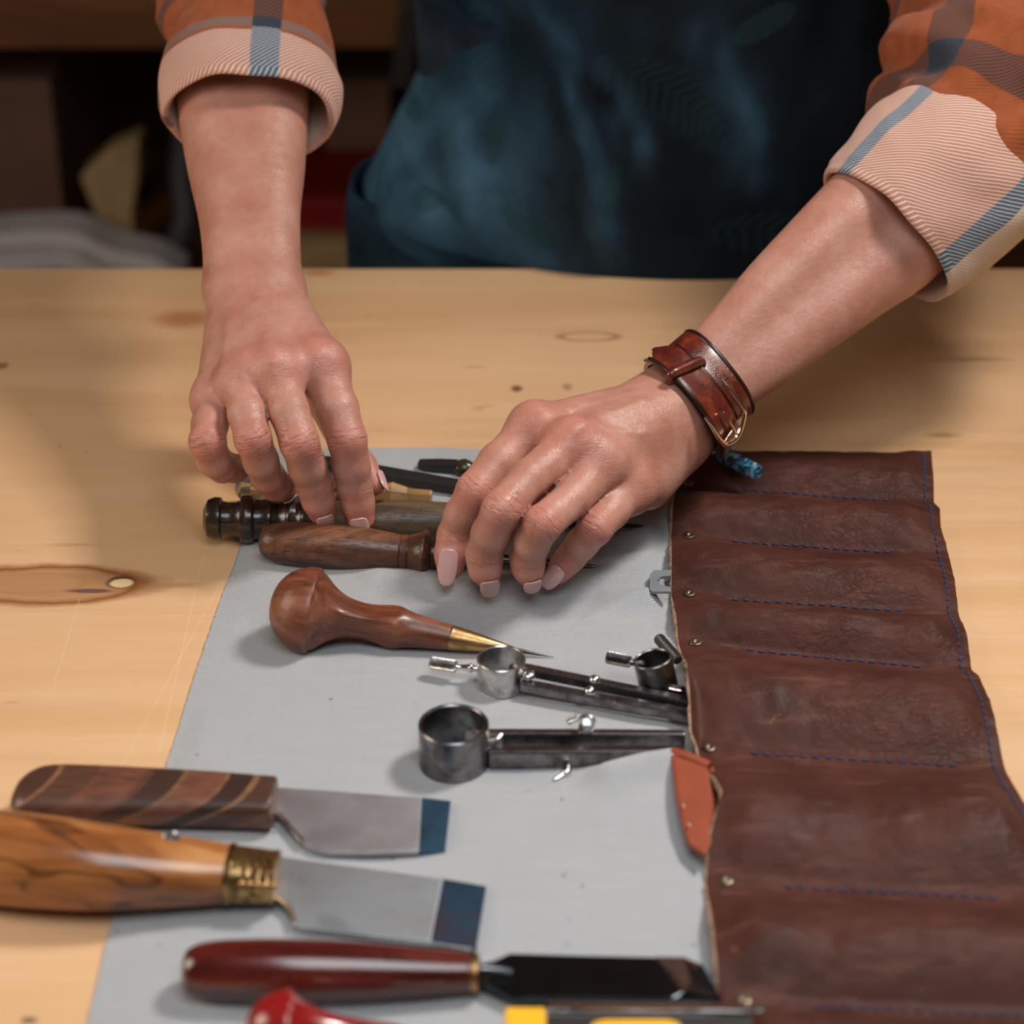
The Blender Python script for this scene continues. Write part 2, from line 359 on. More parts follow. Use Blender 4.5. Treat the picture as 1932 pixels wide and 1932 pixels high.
M['bevel_reflection'] = build_blade('leather_reflection_bevel', (0.36, 0.25, 0.22), (0.25, 0.15, 0.13), .22)  # brown tint paints the leather's reflection into the steel
M['walnut'] = m_wood('walnut', (0.030, 0.009, 0.005), (0.105, 0.036, 0.017), (0.24, 0.100, 0.044), s=.8, pores=.7, twist=.55, coat=.1, rough=.36)
M['wenge'] = m_wood('dark_turned_wood', (0.012, 0.007, 0.005), (0.024, 0.013, 0.009), (0.045, 0.026, 0.016), s=.9, pores=.3, rough=.22, coat=.5)
M['ovangkol'] = m_wood('olive_brown_wood', (0.030, 0.015, 0.008), (0.100, 0.058, 0.029), (0.20, 0.122, 0.066), s=1.1, pores=.6, rough=.42, coat=.0)
M['cherry'] = m_wood('reddish_wood', (0.070, 0.018, 0.008), (0.165, 0.048, 0.022), (0.28, 0.095, 0.045), s=1.5, pores=.25, rough=.36, coat=.15)
M['olive_wood'] = m_wood('golden_olive_wood', (0.10, 0.026, 0.007), (0.36, 0.135, 0.036), (0.56, 0.26, 0.085), s=1.15, pores=.12, rough=.26, coat=.5)
M['redwood'] = m_wood('polished_dark_red_wood', (0.030, 0.004, 0.003), (0.085, 0.010, 0.007), (0.16, 0.022, 0.012), s=1.3, pores=.1, rough=.16, coat=.8)
def build_lam():
    g = G('striped_laminate', 0.40); g.set('Coat Weight', .15); x, y, z = g.xyz()
    s = g.mth('ADD', g.mth('ADD', x, g.mth('MULTIPLY', z, -1.9)), g.mth('MULTIPLY', y, 0.3))
    st = g.mth('MULTIPLY', g.mth('ADD', g.mth('MULTIPLY', s, 1/0.130), .10), 1.0)
    n = g.ramp(st, (0.0, (0.10, 0.045, 0.030)), (0.13, (0.095, 0.045, 0.032)))
    n = g.t.nodes.new('ShaderNodeValToRGB'); g.t.links.new(st, n.inputs[0]); n.color_ramp.interpolation = 'CONSTANT'; e = n.color_ramp.elements
    cols = [(0.0, (.085, .035, .024)), (.10, (.26, .12, .05)), (.115, (.11, .05, .03)), (.22, (.17, .065, .04)), (.36, (.12, .05, .034)), (.385, (.055, .028, .022)), (.47, (.2, .11, .055)),
            (.485, (.19, .075, .045)), (.60, (.23, .12, .06)), (.612, (.04, .02, .018)), (.68, (.24, .125, .06)), (.70, (.075, .035, .025)), (.80, (.13, .055, .032)), (.83, (.23, .12, .06)), (.845, (.21, .085, .05)), (.95, (.07, .035, .028))]
    fill_ramp(e, cols)
    gr = g.noise(g.vec(g.mth('MULTIPLY', x, .2), y, z), 500, 4)
    g.color(g.mix(g.rng(gr, .35, .7, 0, .6), n.outputs[0], (0.05, 0.02, 0.014))); g.bump(gr, .0002, .5); return g.m
M['laminate'] = build_lam()
def build_zebra():
    g = G('golden_figured_wood', .27); g.set('Coat Weight', .5); g.set('Coat Roughness', .15); x, y, z = g.xyz()
    v = g.vec(g.mth('MULTIPLY', x, .22), y, z); n = g.noise(v, 70, 5, .6, .6); fine = g.noise(g.vec(g.mth('MULTIPLY', x, .06), y, z), 600, 3)
    c = g.ramp(n, (.3, (0.16, 0.045, 0.011)), (.48, (0.34, 0.120, 0.032)), (.68, (0.54, 0.25, 0.085)))
    ln = g.mth('ABSOLUTE', g.mth('SUBTRACT', g.noise(g.vec(g.mth('MULTIPLY', x, .35), y, z, ), 42, 2, .5, .4), .5))
    c = g.mix(g.ramp(ln, (.0, .85), (.018, .0)), c, (0.055, 0.018, 0.010))
    c = g.mix(g.rng(fine, .5, .8, 0, .35), c, (0.14, .045, .015)); g.color(c); return g.m
M['zebra'] = build_zebra()
def build_check():
    g = G('checker_laminate', 0.3); g.set('Coat Weight', .5); x, y, z = g.xyz()
    k = g.nd('TexChecker', Vector=g.map(scale=(1, 1.0, 1.0), loc=(.001, .0, .0)), Color1=(.42, .26, .10), Color2=(.07, .075, .10), Scale=210.0).outputs[0]
    g.color(g.mix(g.rng(g.noise(scale=300), .4, .6, 0, .3), k, (.5, .42, .28))); return g.m
M['checker'] = build_check()
M['light_wood'] = m_wood('pale_striped_wood', (0.16, 0.09, 0.045), (0.42, 0.23, 0.08), (0.55, 0.33, 0.13), s=1.2, pores=.1)
M['black'] = flatm('black_tool_finish', (0.020, 0.017, 0.017), 0.45, vs=300)
M['olive_ball'] = flatm('olive_collar', (0.035, 0.032, 0.012), 0.25, vs=500, var=.4)
M['orange_leather'] = flatm('orange_leather', (0.27, 0.048, 0.014), 0.5, vs=90, var=.12, bmp=.00015, bs=1800)
M['yellow'] = flatm('yellow_plastic', (0.88, 0.46, 0.02), 0.4, var=.05)
M['grey_plastic'] = flatm('grey_plate', (0.20, 0.22, 0.24), 0.35, var=.12)
def build_bluewrap():
    g = G('blue_patterned_wrap', .35); n = g.noise(scale=330, det=4, dist=.6)
    g.color(g.ramp(n, (.38, (.008, .02, .035)), (.48, (.02, .12, .22)), (.56, (.05, .27, .42)), (.66, (.42, .35, .30)))); g.bump(n, .0005); return g.m
M['bluewrap'] = build_bluewrap()
def build_skin():
    g = G('skin', 0.42, spec=0.5); g.set('Subsurface Weight', 0.12); g.set('Subsurface Radius', (1.0, .32, .16)); g.set('Subsurface Scale', 0.0035)
    tc = g.nd('TexCoord').outputs['Object']
    red = g.attr('red'); n = g.noise(tc, 45, 5, .68); n2 = g.noise(tc, 160, 3)
    c = g.ramp(n, (.3, (0.40, 0.170, 0.118)), (.5, (0.47, 0.225, 0.165)), (.72, (0.545, 0.300, 0.232)))
    c = g.mix(g.rng(n2, .4, .8, 0, .25), c, (0.56, 0.22, 0.17))
    c = g.mix(g.mth('MULTIPLY', red, .75), c, (0.60, 0.175, 0.135))
    fr = g.ramp(g.vor(tc, scale=75), (0.02, 1.0), (0.05, 0.0)); fr = g.mth('MULTIPLY', fr, g.ramp(g.noise(tc, 40, 1), (.58, 0.0), (.62, .6)))
    c = g.mix(fr, c, (0.33, 0.10, 0.065))
    ks = g.attr('ks', 'Vector'); s, t, mk_ = g.xyz(ks)
    wob = g.noise(g.vec(g.mth('MULTIPLY', s, .02), g.mth('MULTIPLY', t, .12), 0.0), 9, 2)
    wl = g.noise(g.vec(g.mth('ADD', g.mth('MULTIPLY', s, .9), g.mth('MULTIPLY', g.noise(g.vec(t, s, 0.0), .22, 2), 2.2)), g.mth('MULTIPLY', t, .10), 3.3), 1.15, 2, .5)
    crease = g.ramp(wl, (.33, 0.0), (.47, 1.0))
    g.bump(g.mth('MULTIPLY', g.mth('SUBTRACT', crease, 1.0), mk_), 0.00055, .85)
    c = g.mix(g.mth('MULTIPLY', g.mth('MULTIPLY', g.mth('SUBTRACT', 1.0, crease), mk_), .35), c, (0.36, 0.11, 0.08))
    g.bump(g.vor(tc, scale=1150, feat='DISTANCE_TO_EDGE'), 0.00022, .7); g.bump(g.noise(tc, 380, 4, .6), 0.00035, .8)
    g.color(c); g.set('Roughness', g.rng(n2, .3, .7, .33, .44)); return g.m
M['skin'] = build_skin()
gN = G('nail', 0.12, spec=.6); gN.color((0.66, 0.40, 0.385)); gN.set('Subsurface Weight', .2); gN.set('Subsurface Scale', .001); gN.set('Coat Weight', .6); gN.set('Coat Roughness', .06); M['nail'] = gN.m
def build_flannel(kind):
    g = G('flannel_'+kind, .93, spec=.1); g.set('Sheen Weight', .08); g.set('Sheen Roughness', .5); s, t, w = g.xyz()   # millimetres: along sleeve, round sleeve
    per = 2*math.pi/1.55
    tw = g.mth('SINE', g.mth('ADD', g.mth('MULTIPLY', g.mth('ADD', g.mth('MULTIPLY', s, .83), g.mth('MULTIPLY', t, -.55)), per), g.mth('MULTIPLY', g.noise(scale=.25, det=2), 2.0)))
    tw = g.ramp(tw, (.25, 0.0), (.7, 1.0)); fuzz = g.noise(scale=1.6, det=4); fz = g.noise(scale=.13, det=3)
    def band(v, a, b, soft=.5): return g.mth('MULTIPLY', g.rng(v, a-soft, a+soft), g.rng(v, b-soft, b+soft, 1, 0))
    pink = g.mix(tw, (0.50, 0.235, 0.165), (0.74, 0.60, 0.54)); blue = g.mix(tw, (0.07, 0.12, 0.18), (0.46, 0.48, 0.50))
    oran = g.mix(g.rng(fz, .3, .75), (0.27, 0.060, 0.017), (0.35, 0.088, 0.025))
    darks = g.mix(tw, (0.065, 0.032, 0.032), (0.16, 0.065, 0.045)); navy = g.mix(tw, (0.012, 0.024, 0.045), (0.035, 0.065, 0.10)); taupe = g.mix(fuzz, (0.19, 0.10, 0.08), (0.27, 0.165, 0.14))
    cream = (0.62, 0.50, 0.40)
    if kind == 'left_cuff':
        m = band(t, 4.5, 19.0); tz = g.mth('ADD', s, 0.0)
        a = g.mix(band(s, -3, 21), oran, pink); a = g.mix(band(s, 23, 29.5), a, taupe)
        bb = g.mix(band(s, -3, 23), darks, blue); bb = g.mix(band(s, 23, 29.5), bb, navy)
        c = g.mix(m, a, bb); m2 = band(t, -74, -62); c = g.mix(m2, c, taupe); c = g.mix(g.rng(s, -3.2, -2.2, 1, 0), c, cream)
    elif kind == 'right_cuff':
        c = pink; c = g.mix(band(t, 25, 37), c, blue); c = g.mix(band(t, -50, -40), c, blue); c = g.mix(g.rng(t, 36.8, 37.4), c, cream); c = g.mix(g.rng(s, -3.2, -2.2, 1, 0), c, cream)
    else:
        c = oran
        off = 0 if kind == 'left_sleeve' else 1
        for a, b in (((-64, -44), (64, 78)) if off else ((10, 22), (60, 72))): c = g.mix(g.mth('MULTIPLY', band(t, a, b), .9), c, darks)
        for a, b in (((66, 80), (150, 160)) if off else ((70, 84), (140, 154))):
            c = g.mix(g.mth('MULTIPLY', band(s, a, b), .9), c, darks)
        if off:
            c = g.mix(g.mth('MULTIPLY', band(s, 66, 80), band(t, -64, -44)), c, navy); c = g.mix(g.mth('MULTIPLY', g.rng(s, 128, 129), g.rng(t, -8, -7)), c, pink)
    c = g.mix(g.mth('MULTIPLY', fuzz, .12), c, (0.4, .24, .17))
    g.color(c); g.bump(tw, .00025, .6); g.bump(fuzz, .0004, .6); return g.m
for k_ in ('left_cuff', 'right_cuff', 'left_sleeve', 'right_sleeve'): M[k_] = build_flannel(k_)
M['cream_flannel'] = flatm('cream_flannel', (0.62, 0.50, 0.40), .95, vs=300, var=.12, bmp=.0004, bs=1500)
def build_apron():
    g = G('apron_cloth', .8, spec=.12); pr = g.attr('prt'); n = g.noise(scale=16, det=5, rough=.6); n2 = g.noise(scale=900, det=2); crs = g.attr('worn_lit')
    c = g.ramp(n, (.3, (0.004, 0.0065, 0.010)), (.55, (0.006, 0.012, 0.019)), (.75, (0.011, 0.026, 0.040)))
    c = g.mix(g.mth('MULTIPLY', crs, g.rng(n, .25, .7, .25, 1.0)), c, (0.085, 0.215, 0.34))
    c = g.mix(g.mth('MULTIPLY', pr, .45), c, (0.014, 0.045, 0.044)); g.color(c); g.bump(n2, .0003); return g.m
M['apron'] = build_apron()
M['trouser'] = flatm('dark_blue_cloth', (0.010, 0.025, 0.045), .85, vs=60, var=.4)
M['band'] = None
def build_band():
    g = G('bracelet_leather', .27, spec=.5); g.set('Coat Weight', .5); g.set('Coat Roughness', .2)
    n = g.noise(scale=120, det=5, rough=.6); n2 = g.noise(g.map(scale=(250, 1800, 1)), 1, 3)
    c = g.ramp(n, (.3, (0.060, 0.008, 0.005)), (.52, (0.125, 0.017, 0.008)), (.7, (0.25, 0.045, 0.013)))
    c = g.mix(g.rng(n2, .4, .75, 0, .4), c, (0.06, 0.010, 0.006)); g.color(c); g.bump(n2, .00012); g.bump(g.noise(scale=2200), .0001); return g.m
M['band'] = build_band()
M['band_dark'] = flatm('bracelet_hole', (0.01, 0.004, 0.003), .7)
M['band_dark_edge'] = flatm('burnished_edge', (0.025, 0.006, 0.004), .3)
M['band_edge'] = flatm('bracelet_lacing', (0.13, 0.075, 0.04), .8, vs=1500, var=.4)
# background
M['shelf_wood'] = m_wood('shelf_wood', (0.16, 0.055, 0.018), (0.23, 0.085, 0.028), (0.30, 0.12, 0.042), s=.25, pores=.05, rough=.5, coat=0)
M['cardboard'] = flatm('cardboard', (0.22, 0.115, 0.085), .9, vs=20, var=.12)
M['kraft'] = flatm('kraft_paper', (0.56, 0.37, 0.19), .85, vs=30, var=.2)
M['foam'] = flatm('pale_foam', (0.86, 0.80, 0.80), .8, vs=20, var=.1)
M['red'] = flatm('red_card', (0.30, 0.008, 0.008), .6, vs=20, var=.1)
M['strap'] = flatm('grey_strap', (0.045, 0.035, 0.035), .6, vs=40)
M['hose'] = flatm('grey_hose', (0.055, 0.045, 0.05), .5, vs=30)
M['wall'] = flatm('plaster_wall', (0.20, 0.15, 0.12), .9, vs=4, var=.1)
M['floor'] = flatm('concrete_floor', (0.12, 0.09, 0.075), .8, vs=5, var=.2)
# ------------------------------------------------------------------ arms and hands: one smooth skin grown round the bones
def cone_d(p, a, b, ra, rb):
    ab = b-a; t = np.clip(((p-a)@ab)/max(ab@ab, 1e-12), 0, 1)
    return np.linalg.norm(p-(a+t[..., None]*ab), axis=-1)-(ra+t*(rb-ra))
def smin(a, b, k):
    h = np.maximum(k-np.abs(a-b), 0)/k; return np.minimum(a, b)-h*h*k*.25
def chain_d(p, bones, k):
    k = .0022
    out = None
    for a, b, ra, rb in bones:
        d = cone_d(p, a, b, ra, rb); out = d if out is None else smin(out, d, k)
    return out
def arm_d(p, arm):
    base = None
    for a, b, ra, rb in arm['core']:
        d = cone_d(p, a, b, ra, rb); base = d if base is None else smin(base, d, arm['k'])
    for ch in arm['chains']:
        d = None
        for q in ch: e = cone_d(p, *q); d = e if d is None else np.minimum(d, e)
        base = smin(base, d, arm['k'])
    out = base
    for f in arm['fingers']: out = np.minimum(out, smin(base, chain_d(p, f['bones'], .0028), f.get('k', .006)))
    return out
def surf_nets(Fd, org, h):
    S = Fd < 0
    nx, ny, nz = Fd.shape
    c = [(i, j, k) for i in (0, 1) for j in (0, 1) for k in (0, 1)]
    sl = lambda o: tuple(slice(o[q], Fd.shape[q]-1+o[q]) for q in range(3))
    al = np.ones((nx-1, ny-1, nz-1), bool); an = np.zeros_like(al)
    for o in c: al &= S[sl(o)]; an |= S[sl(o)]
    idx = np.argwhere(an & ~al); pos = np.zeros((len(idx), 3)); cnt = np.zeros(len(idx))
    for ax in range(3):
        for o in c:
            if o[ax]: continue
            o2 = tuple(o[q]+(q == ax) for q in range(3))
            i0 = idx+np.array(o); i1 = idx+np.array(o2)
            f0 = Fd[i0[:, 0], i0[:, 1], i0[:, 2]]; f1 = Fd[i1[:, 0], i1[:, 1], i1[:, 2]]
            cr = (f0 < 0) != (f1 < 0); t = np.where(cr, f0/np.where(cr, f0-f1, 1), 0)
            q = np.tile(np.array(o, float), (len(idx), 1)); q[:, ax] += t
            pos += q*cr[:, None]; cnt += cr
    pos /= cnt[:, None]; vs = org+(idx+pos)*h
    cid = -np.ones(an.shape, np.int64); cid[idx[:, 0], idx[:, 1], idx[:, 2]] = np.arange(len(idx)); fs = []
    for ax in range(3):
        a, b = [q for q in range(3) if q != ax]
        s0 = [slice(1, n-1) for n in Fd.shape]; s0[ax] = slice(0, Fd.shape[ax]-1); s1 = list(s0); s1[ax] = slice(1, Fd.shape[ax])
        A0 = S[tuple(s0)]; A1 = S[tuple(s1)]; e = np.argwhere(A0 != A1); st = A0[e[:, 0], e[:, 1], e[:, 2]]
        off = np.ones(3, int); off[ax] = 0; e = e+off
        def g(da, db):
            q = e.copy(); q[:, a] -= da; q[:, b] -= db; return cid[q[:, 0], q[:, 1], q[:, 2]]
        f = np.stack([g(1, 1), g(0, 1), g(0, 0), g(1, 0)], 1)
        if ax == 1: st = ~st
        f[~st] = f[~st][:, ::-1]; fs.append(f)
    return vs, np.concatenate(fs)
def bones_of(pts):
    return [(pts[i][0], pts[i+1][0], pts[i][1], pts[i+1][1]) for i in range(len(pts)-1)]
def J(u, v, d, r): p = D(u, v, d); return (p, r*d/F)
def finger(rows, **k):
    js = [J(*r) for r in rows]; return dict(js=js, bones=bones_of(js), **k)
def build_arm(arm, h):
    allb = arm['core']+[b for ch in arm['chains'] for b in ch]+[b for f in arm['fingers'] for b in f['bones']]
    lo = np.min([np.minimum(a, b)-max(ra, rb) for a, b, ra, rb in allb], 0)-.004
    hi = np.max([np.maximum(a, b)+max(ra, rb) for a, b, ra, rb in allb], 0)+.004
    n = np.ceil((hi-lo)/h).astype(int)+1; Fd = np.full(n, 1.0, np.float32)
    ax = [lo[q]+np.arange(n[q])*h for q in range(3)]
    def sub(bs, m):
        l = np.min([np.minimum(a, b)-max(ra, rb) for a, b, ra, rb in bs], 0)-m; g = np.max([np.maximum(a, b)+max(ra, rb) for a, b, ra, rb in bs], 0)+m
        i0 = np.clip(((l-lo)/h).astype(int), 0, n-1); i1 = np.clip(((g-lo)/h).astype(int)+2, 1, n)
        s = tuple(slice(i0[q], i1[q]) for q in range(3))
        X, Y, Z = np.meshgrid(*[ax[q][s[q]] for q in range(3)], indexing='ij'); return s, np.stack([X, Y, Z], -1)
    for b in arm['core']:
        s, p = sub([b], .014); Fd[s] = smin(Fd[s], cone_d(p, *b).astype(np.float32), arm['k'])
    for ch in arm['chains']:
        G_ = np.full(n, 1.0, np.float32)
        for b in ch: s, p = sub([b], .014); G_[s] = np.minimum(G_[s], cone_d(p, *b).astype(np.float32))
        Fd = smin(Fd, G_, np.float32(arm['k']))
    base = Fd.copy()
    for f in arm['fingers']:
        s, p = sub(f['bones'], .012); d = chain_d(p, f['bones'], .0028).astype(np.float32)
        Fd[s] = np.minimum(Fd[s], smin(base[s], d, f.get('k', .006)))
    return surf_nets(Fd, lo, h)
# --- the hand on the left of the picture: thumb behind, fingertips on the dark turned handle
HL = dict(k=.010, chains=[], core=[], fingers=[])
wl, wu = J(442, 556, 1.006, 47), J(522, 556, 1.008, 47)
MC = dict(i=J(608, 690, .967, 45), m=J(520, 700, .957, 42), r=J(456, 718, .962, 40), p=J(405, 752, .972, 37))
HL['core'] += [(wu[0], MC['i'][0], wu[1], MC['i'][1]), (J(490, 570, 1.000, 50)[0], MC['m'][0], J(0, 0, 1.0, 43)[1], MC['m'][1]),
               (J(460, 570, 1.000, 50)[0], MC['r'][0], J(0, 0, 1.0, 43)[1], MC['r'][1]), (wl[0], MC['p'][0], wl[1], MC['p'][1]),
               (J(480, 580, 1.03, 60)[0], J(500, 690, .995, 50)[0], J(0, 0, 1.03, 60)[1], J(0, 0, .995, 50)[1])]
fa = [(J(442, 520, 1.015, 58), J(437, 430, 1.035, 59)), (J(513, 520, 1.015, 57), J(505, 430, 1.035, 57))]
fb = [(fa[0][1], J(432, 300, 1.06, 78)), (fa[1][1], J(497, 300, 1.062, 80))]
fc = [(fb[0][1], J(425, 180, 1.085, 86)), (fb[1][1], J(495, 180, 1.087, 86))]
fe = [(fc[0][1], J(440, 40, 1.13, 95)), (fc[1][1], J(490, 40, 1.13, 95))]
def smooth_chain(rows, n=4):
    q = dens(rows, n); js = [J(*x) for x in q]; return bones_of(js)
HL['chains'].append(smooth_chain([(441, 540, 1.011, 57), (440, 470, 1.022, 58), (435, 400, 1.037, 62), (427, 320, 1.055, 72), (421, 240, 1.072, 80), (418, 160, 1.09, 85), (440, 40, 1.13, 92)]))
HL['chains'].append(smooth_chain([(514, 540, 1.011, 57), (509, 470, 1.022, 58), (505, 400, 1.037, 62), (502, 320, 1.055, 73), (500, 240, 1.072, 80), (500, 160, 1.09, 84), (500, 40, 1.13, 92)]))
for a in ('i', 'm', 'r', 'p'):   # knuckle heads
    c_, r_ = MC[a]; HL['core'].append((c_-FWD*.0035, c_-FWD*.0035+V3(0, 0, .001), r_*.93, r_*.9))
HL['fingers'] = [
    finger([(610, 700, .966, 43), (637, 770, .957, 39), (655, 830, .953, 36.5), (663, 880, .960, 35), (668, 915, .966, 34), (675, 950, .970, 31), (679, 976, .973, 28)]),
    finger([(523, 708, .957, 40), (545, 775, .946, 37.5), (565, 836, .941, 36.5), (580, 880, .952, 35.5), (592, 912, .961, 34), (601, 944, .966, 31), (607, 964, .970, 27)]),
    finger([(457, 724, .962, 38), (466, 780, .946, 36), (477, 828, .940, 34.5), (492, 870, .952, 33), (505, 898, .964, 31.5), (522, 916, .975, 29), (535, 922, .984, 26)]),
    finger([(404, 756, .972, 34), (396, 800, .956, 34), (391, 834, .948, 34), (404, 868, .958, 32), (420, 880, .966, 30), (442, 884, .978, 26), (458, 880, .988, 23)]),
    finger([(520, 620, 1.035, 46), (575, 690, 1.035, 42), (615, 760, 1.022, 35), (655, 840, 1.004, 31), (684, 880, .996, 27), (706, 914, .990, 21)], k=.008)]
# --- the hand on the right: spread over the tools, bracelet at the wrist
HR = dict(k=.010, chains=[], core=[], fingers=[])
MR = dict(i=J(1008, 808, .953, 42), m=J(1080, 838, .937, 43), r=J(1136, 876, .940, 43), p=J(1190, 922, .953, 42))
w1, w2 = J(1236, 762, .985, 50), J(1283, 812, .985, 52)
HR['core'] += [(w1[0], MR['i'][0], w1[1], MR['i'][1]), (J(1250, 775, .975, 50)[0], MR['m'][0], J(0, 0, .975, 50)[1], MR['m'][1]),
               (J(1262, 790, .975, 50)[0], MR['r'][0], J(0, 0, .975, 50)[1], MR['r'][1]), (w2[0], MR['p'][0], w2[1], MR['p'][1]),
               (J(1288, 838, .993, 50)[0], J(1222, 918, .968, 46)[0], J(0, 0, .99, 48)[1], J(0, 0, .968, 44)[1]),
               (J(1240, 780, 1.0, 55)[0], J(1110, 870, .968, 48)[0], J(0, 0, 1.0, 55)[1], J(0, 0, .968, 48)[1])]
ga = [(J(1252, 742, .990, 52), J(1322, 690, 1.0, 54)), (J(1290, 800, .992, 56), J(1366, 738, 1.003, 54))]
gb = [(ga[0][1], J(1460, 548, 1.012, 66)), (ga[1][1], J(1528, 610, 1.014, 68))]
gc = [(gb[0][1], J(1640, 380, 1.03, 84)), (gb[1][1], J(1722, 452, 1.032, 84))]
ge = [(gc[0][1], J(1790, 230, 1.06, 90)), (gc[1][1], J(1830, 290, 1.06, 90))]
HR['chains'].append(smooth_chain([(1236, 758, .986, 51), (1275, 724, .993, 52), (1326, 684, 1.0, 53), (1392, 618, 1.006, 58), (1460, 548, 1.012, 66), (1548, 466, 1.02, 75), (1640, 380, 1.03, 83), (1790, 230, 1.06, 90)]))
HR['chains'].append(smooth_chain([(1283, 812, .986, 54), (1318, 780, .993, 54), (1364, 736, 1.0, 54), (1445, 676, 1.007, 60), (1528, 606, 1.014, 68), (1622, 530, 1.022, 76), (1722, 448, 1.032, 84), (1830, 290, 1.06, 90)]))
for a, s_ in (('i', .95), ('m', .95), ('r', .9), ('p', .85)):
    c_, r_ = MR[a]; HR['core'].append((c_-FWD*.004+UPV*.001, c_-FWD*.004+V3(0, 0, .002), r_*s_, r_*s_))
HR['fingers'] = [
    finger([(1000, 818, .952, 41), (940, 874, .942, 38.5), (897, 926, .935, 36), (872, 972, .942, 33.5), (858, 1012, .948, 33), (851, 1044, .944, 31), (849, 1069, .945, 26)]),
    finger([(1070, 846, .935, 42), (998, 904, .917, 37), (946, 962, .907, 37), (925, 1008, .918, 35.5), (914, 1046, .927, 34.5), (915, 1072, .929, 31), (919, 1083, .933, 27)]),
    finger([(1130, 884, .936, 42), (1080, 940, .920, 36), (1024, 988, .905, 36), (1004, 1024, .916, 34), (995, 1052, .925, 33), (996, 1070, .927, 30), (999, 1081, .931, 27)]),
    finger([(1184, 926, .950, 41), (1152, 962, .936, 36), (1123, 996, .925, 33), (1098, 1026, .933, 30), (1078, 1050, .940, 28), (1063, 1067, .941, 25), (1052, 1081, .942, 22)]),
    finger([(1200, 770, 1.01, 46), (1130, 830, 1.01, 42), (1060, 880, .995, 36), (985, 945, .975, 32), (955, 985, .968, 28), (940, 1020, .962, 22)], k=.008)]
def hand_dirs(f):
    """nail and knuckle frames of one finger: along, back of the finger, side"""
    js = [j[0] for j in f['js']]; return js
skin_v, skin_f, skin_ks, skin_red = [], [], [], []
off_ = 0
for arm in (HL, HR):
    vs, fs = build_arm(arm, .00095)
    ed = np.concatenate([fs[:, [0, 1]], fs[:, [1, 2]], fs[:, [2, 3]], fs[:, [3, 0]]]); cnt_ = np.bincount(ed[:, 0], minlength=len(vs))+np.bincount(ed[:, 1], minlength=len(vs))
    def lap(v): return np.stack([np.bincount(ed[:, 0], v[ed[:, 1], q], len(v))+np.bincount(ed[:, 1], v[ed[:, 0], q], len(v)) for q in range(3)], 1)/cnt_[:, None]-v
    for w_ in (.6, -.52)*4: vs = vs+w_*lap(vs)
    ks = np.zeros((len(vs), 3)); ks[:, :2] = (vs[:, :2]*1000); red = np.zeros(len(vs)); best = np.zeros(len(vs))
    for fi, f in enumerate(arm['fingers']):
        js = f['js']; n_ = len(js)
        pips = ([2, 4] if n_ == 7 else [3])
        for q_, i in enumerate(pips):
            c, r = js[i]; dr = nrm(js[min(i+1, n_-1)][0]-js[i-1][0]); bk = -FWD-dr*np.dot(-FWD, dr); bk = nrm(bk); sd = np.cross(dr, bk)
            rel = vs-c; s = rel@dr; t = rel@sd; bb = (rel@bk)/r
            w = (.0052 if q_ == 0 else .0032)
            m = np.exp(-(s/w)**2)*sstep(.0, .55, bb)*(np.linalg.norm(rel, axis=1) < 2.2*r)
            m = m*(1.0 if q_ == 0 else .55)
            u_ = m > best; best[u_] = m[u_]; ks[u_, 0] = s[u_]*1000; ks[u_, 1] = t[u_]*1000+fi*13; ks[u_, 2] = m[u_]
            red = np.maximum(red, .65*np.exp(-(np.linalg.norm(rel-bk*r*.5-dr*.002, axis=1)/(.0095 if q_ == 0 else .007))**2))
        c, r = js[-1]; red = np.maximum(red, .75*np.exp(-(np.linalg.norm(vs-c, axis=1)/.011)**2))
    for a in ('i', 'm', 'r', 'p'):
        c, r = (MC if arm is HL else MR)[a]; c2 = c-FWD*r*.6; dd = np.linalg.norm(vs-c2, axis=1)
        red = np.maximum(red, (.62 if a in 'im' else .35)*np.exp(-(dd/.0125)**2))
        m = .28*np.exp(-(dd/.012)**2); u_ = m > best; best[u_] = m[u_]
        ks[u_, 0] = (vs[u_]-c)@nrm(UPV*.8-FWD*.2)*1000*1.6; ks[u_, 1] = (vs[u_]-c)@RGT*1000; ks[u_, 2] = m[u_]
    arm['v'] = vs
    skin_v.append(vs); skin_f.append(fs+off_); skin_ks.append(ks); skin_red.append(red); off_ += len(vs)
# raised veins on the back of the right hand
def emboss(V, pix, amp, wid):
    z = (V-CAM)@FWD; u = 966+F*((V-CAM)@RGT)/z; v = 966-F*((V-CAM)@UPV)/z; pts = []
    for a, b in dens(pix, 4):
        m = (u-a)**2+(v-b)**2 < 30; i = np.where(m)[0]
        if len(i): pts.append(V[i[np.argmin(z[i])]])
    if len(pts) < 2: return V
    best = np.full(len(V), 1.0)
    for i in range(len(pts)-1):
        best = np.minimum(best, cone_d(V, pts[i], pts[i+1], 0, 0))
    return V-FWD*(amp*np.exp(-(best/wid)**2))[:, None]+V3(0, 0, 1)*(amp*.5*np.exp(-(best/wid)**2))[:, None]
V_ = skin_v[1]
V_ = emboss(V_, [(1118, 785), (1150, 806), (1190, 813), (1225, 818)], .0006, .0019)
V_ = emboss(V_, [(1086, 806), (1150, 775), (1215, 750)], .0007, .0026)
V_ = emboss(V_, [(1030, 782), (1110, 757), (1190, 735)], .0006, .0030)
skin_v[1] = V_
V_ = skin_v[0]
for pth in ([(600, 660), (565, 610), (535, 560)], [(516, 675), (505, 620), (497, 565)], [(450, 700), (460, 640), (465, 580)], [(400, 730), (415, 670), (430, 600)]): V_ = emboss(V_, pth, .0005, .0035)
skin_v[0] = V_
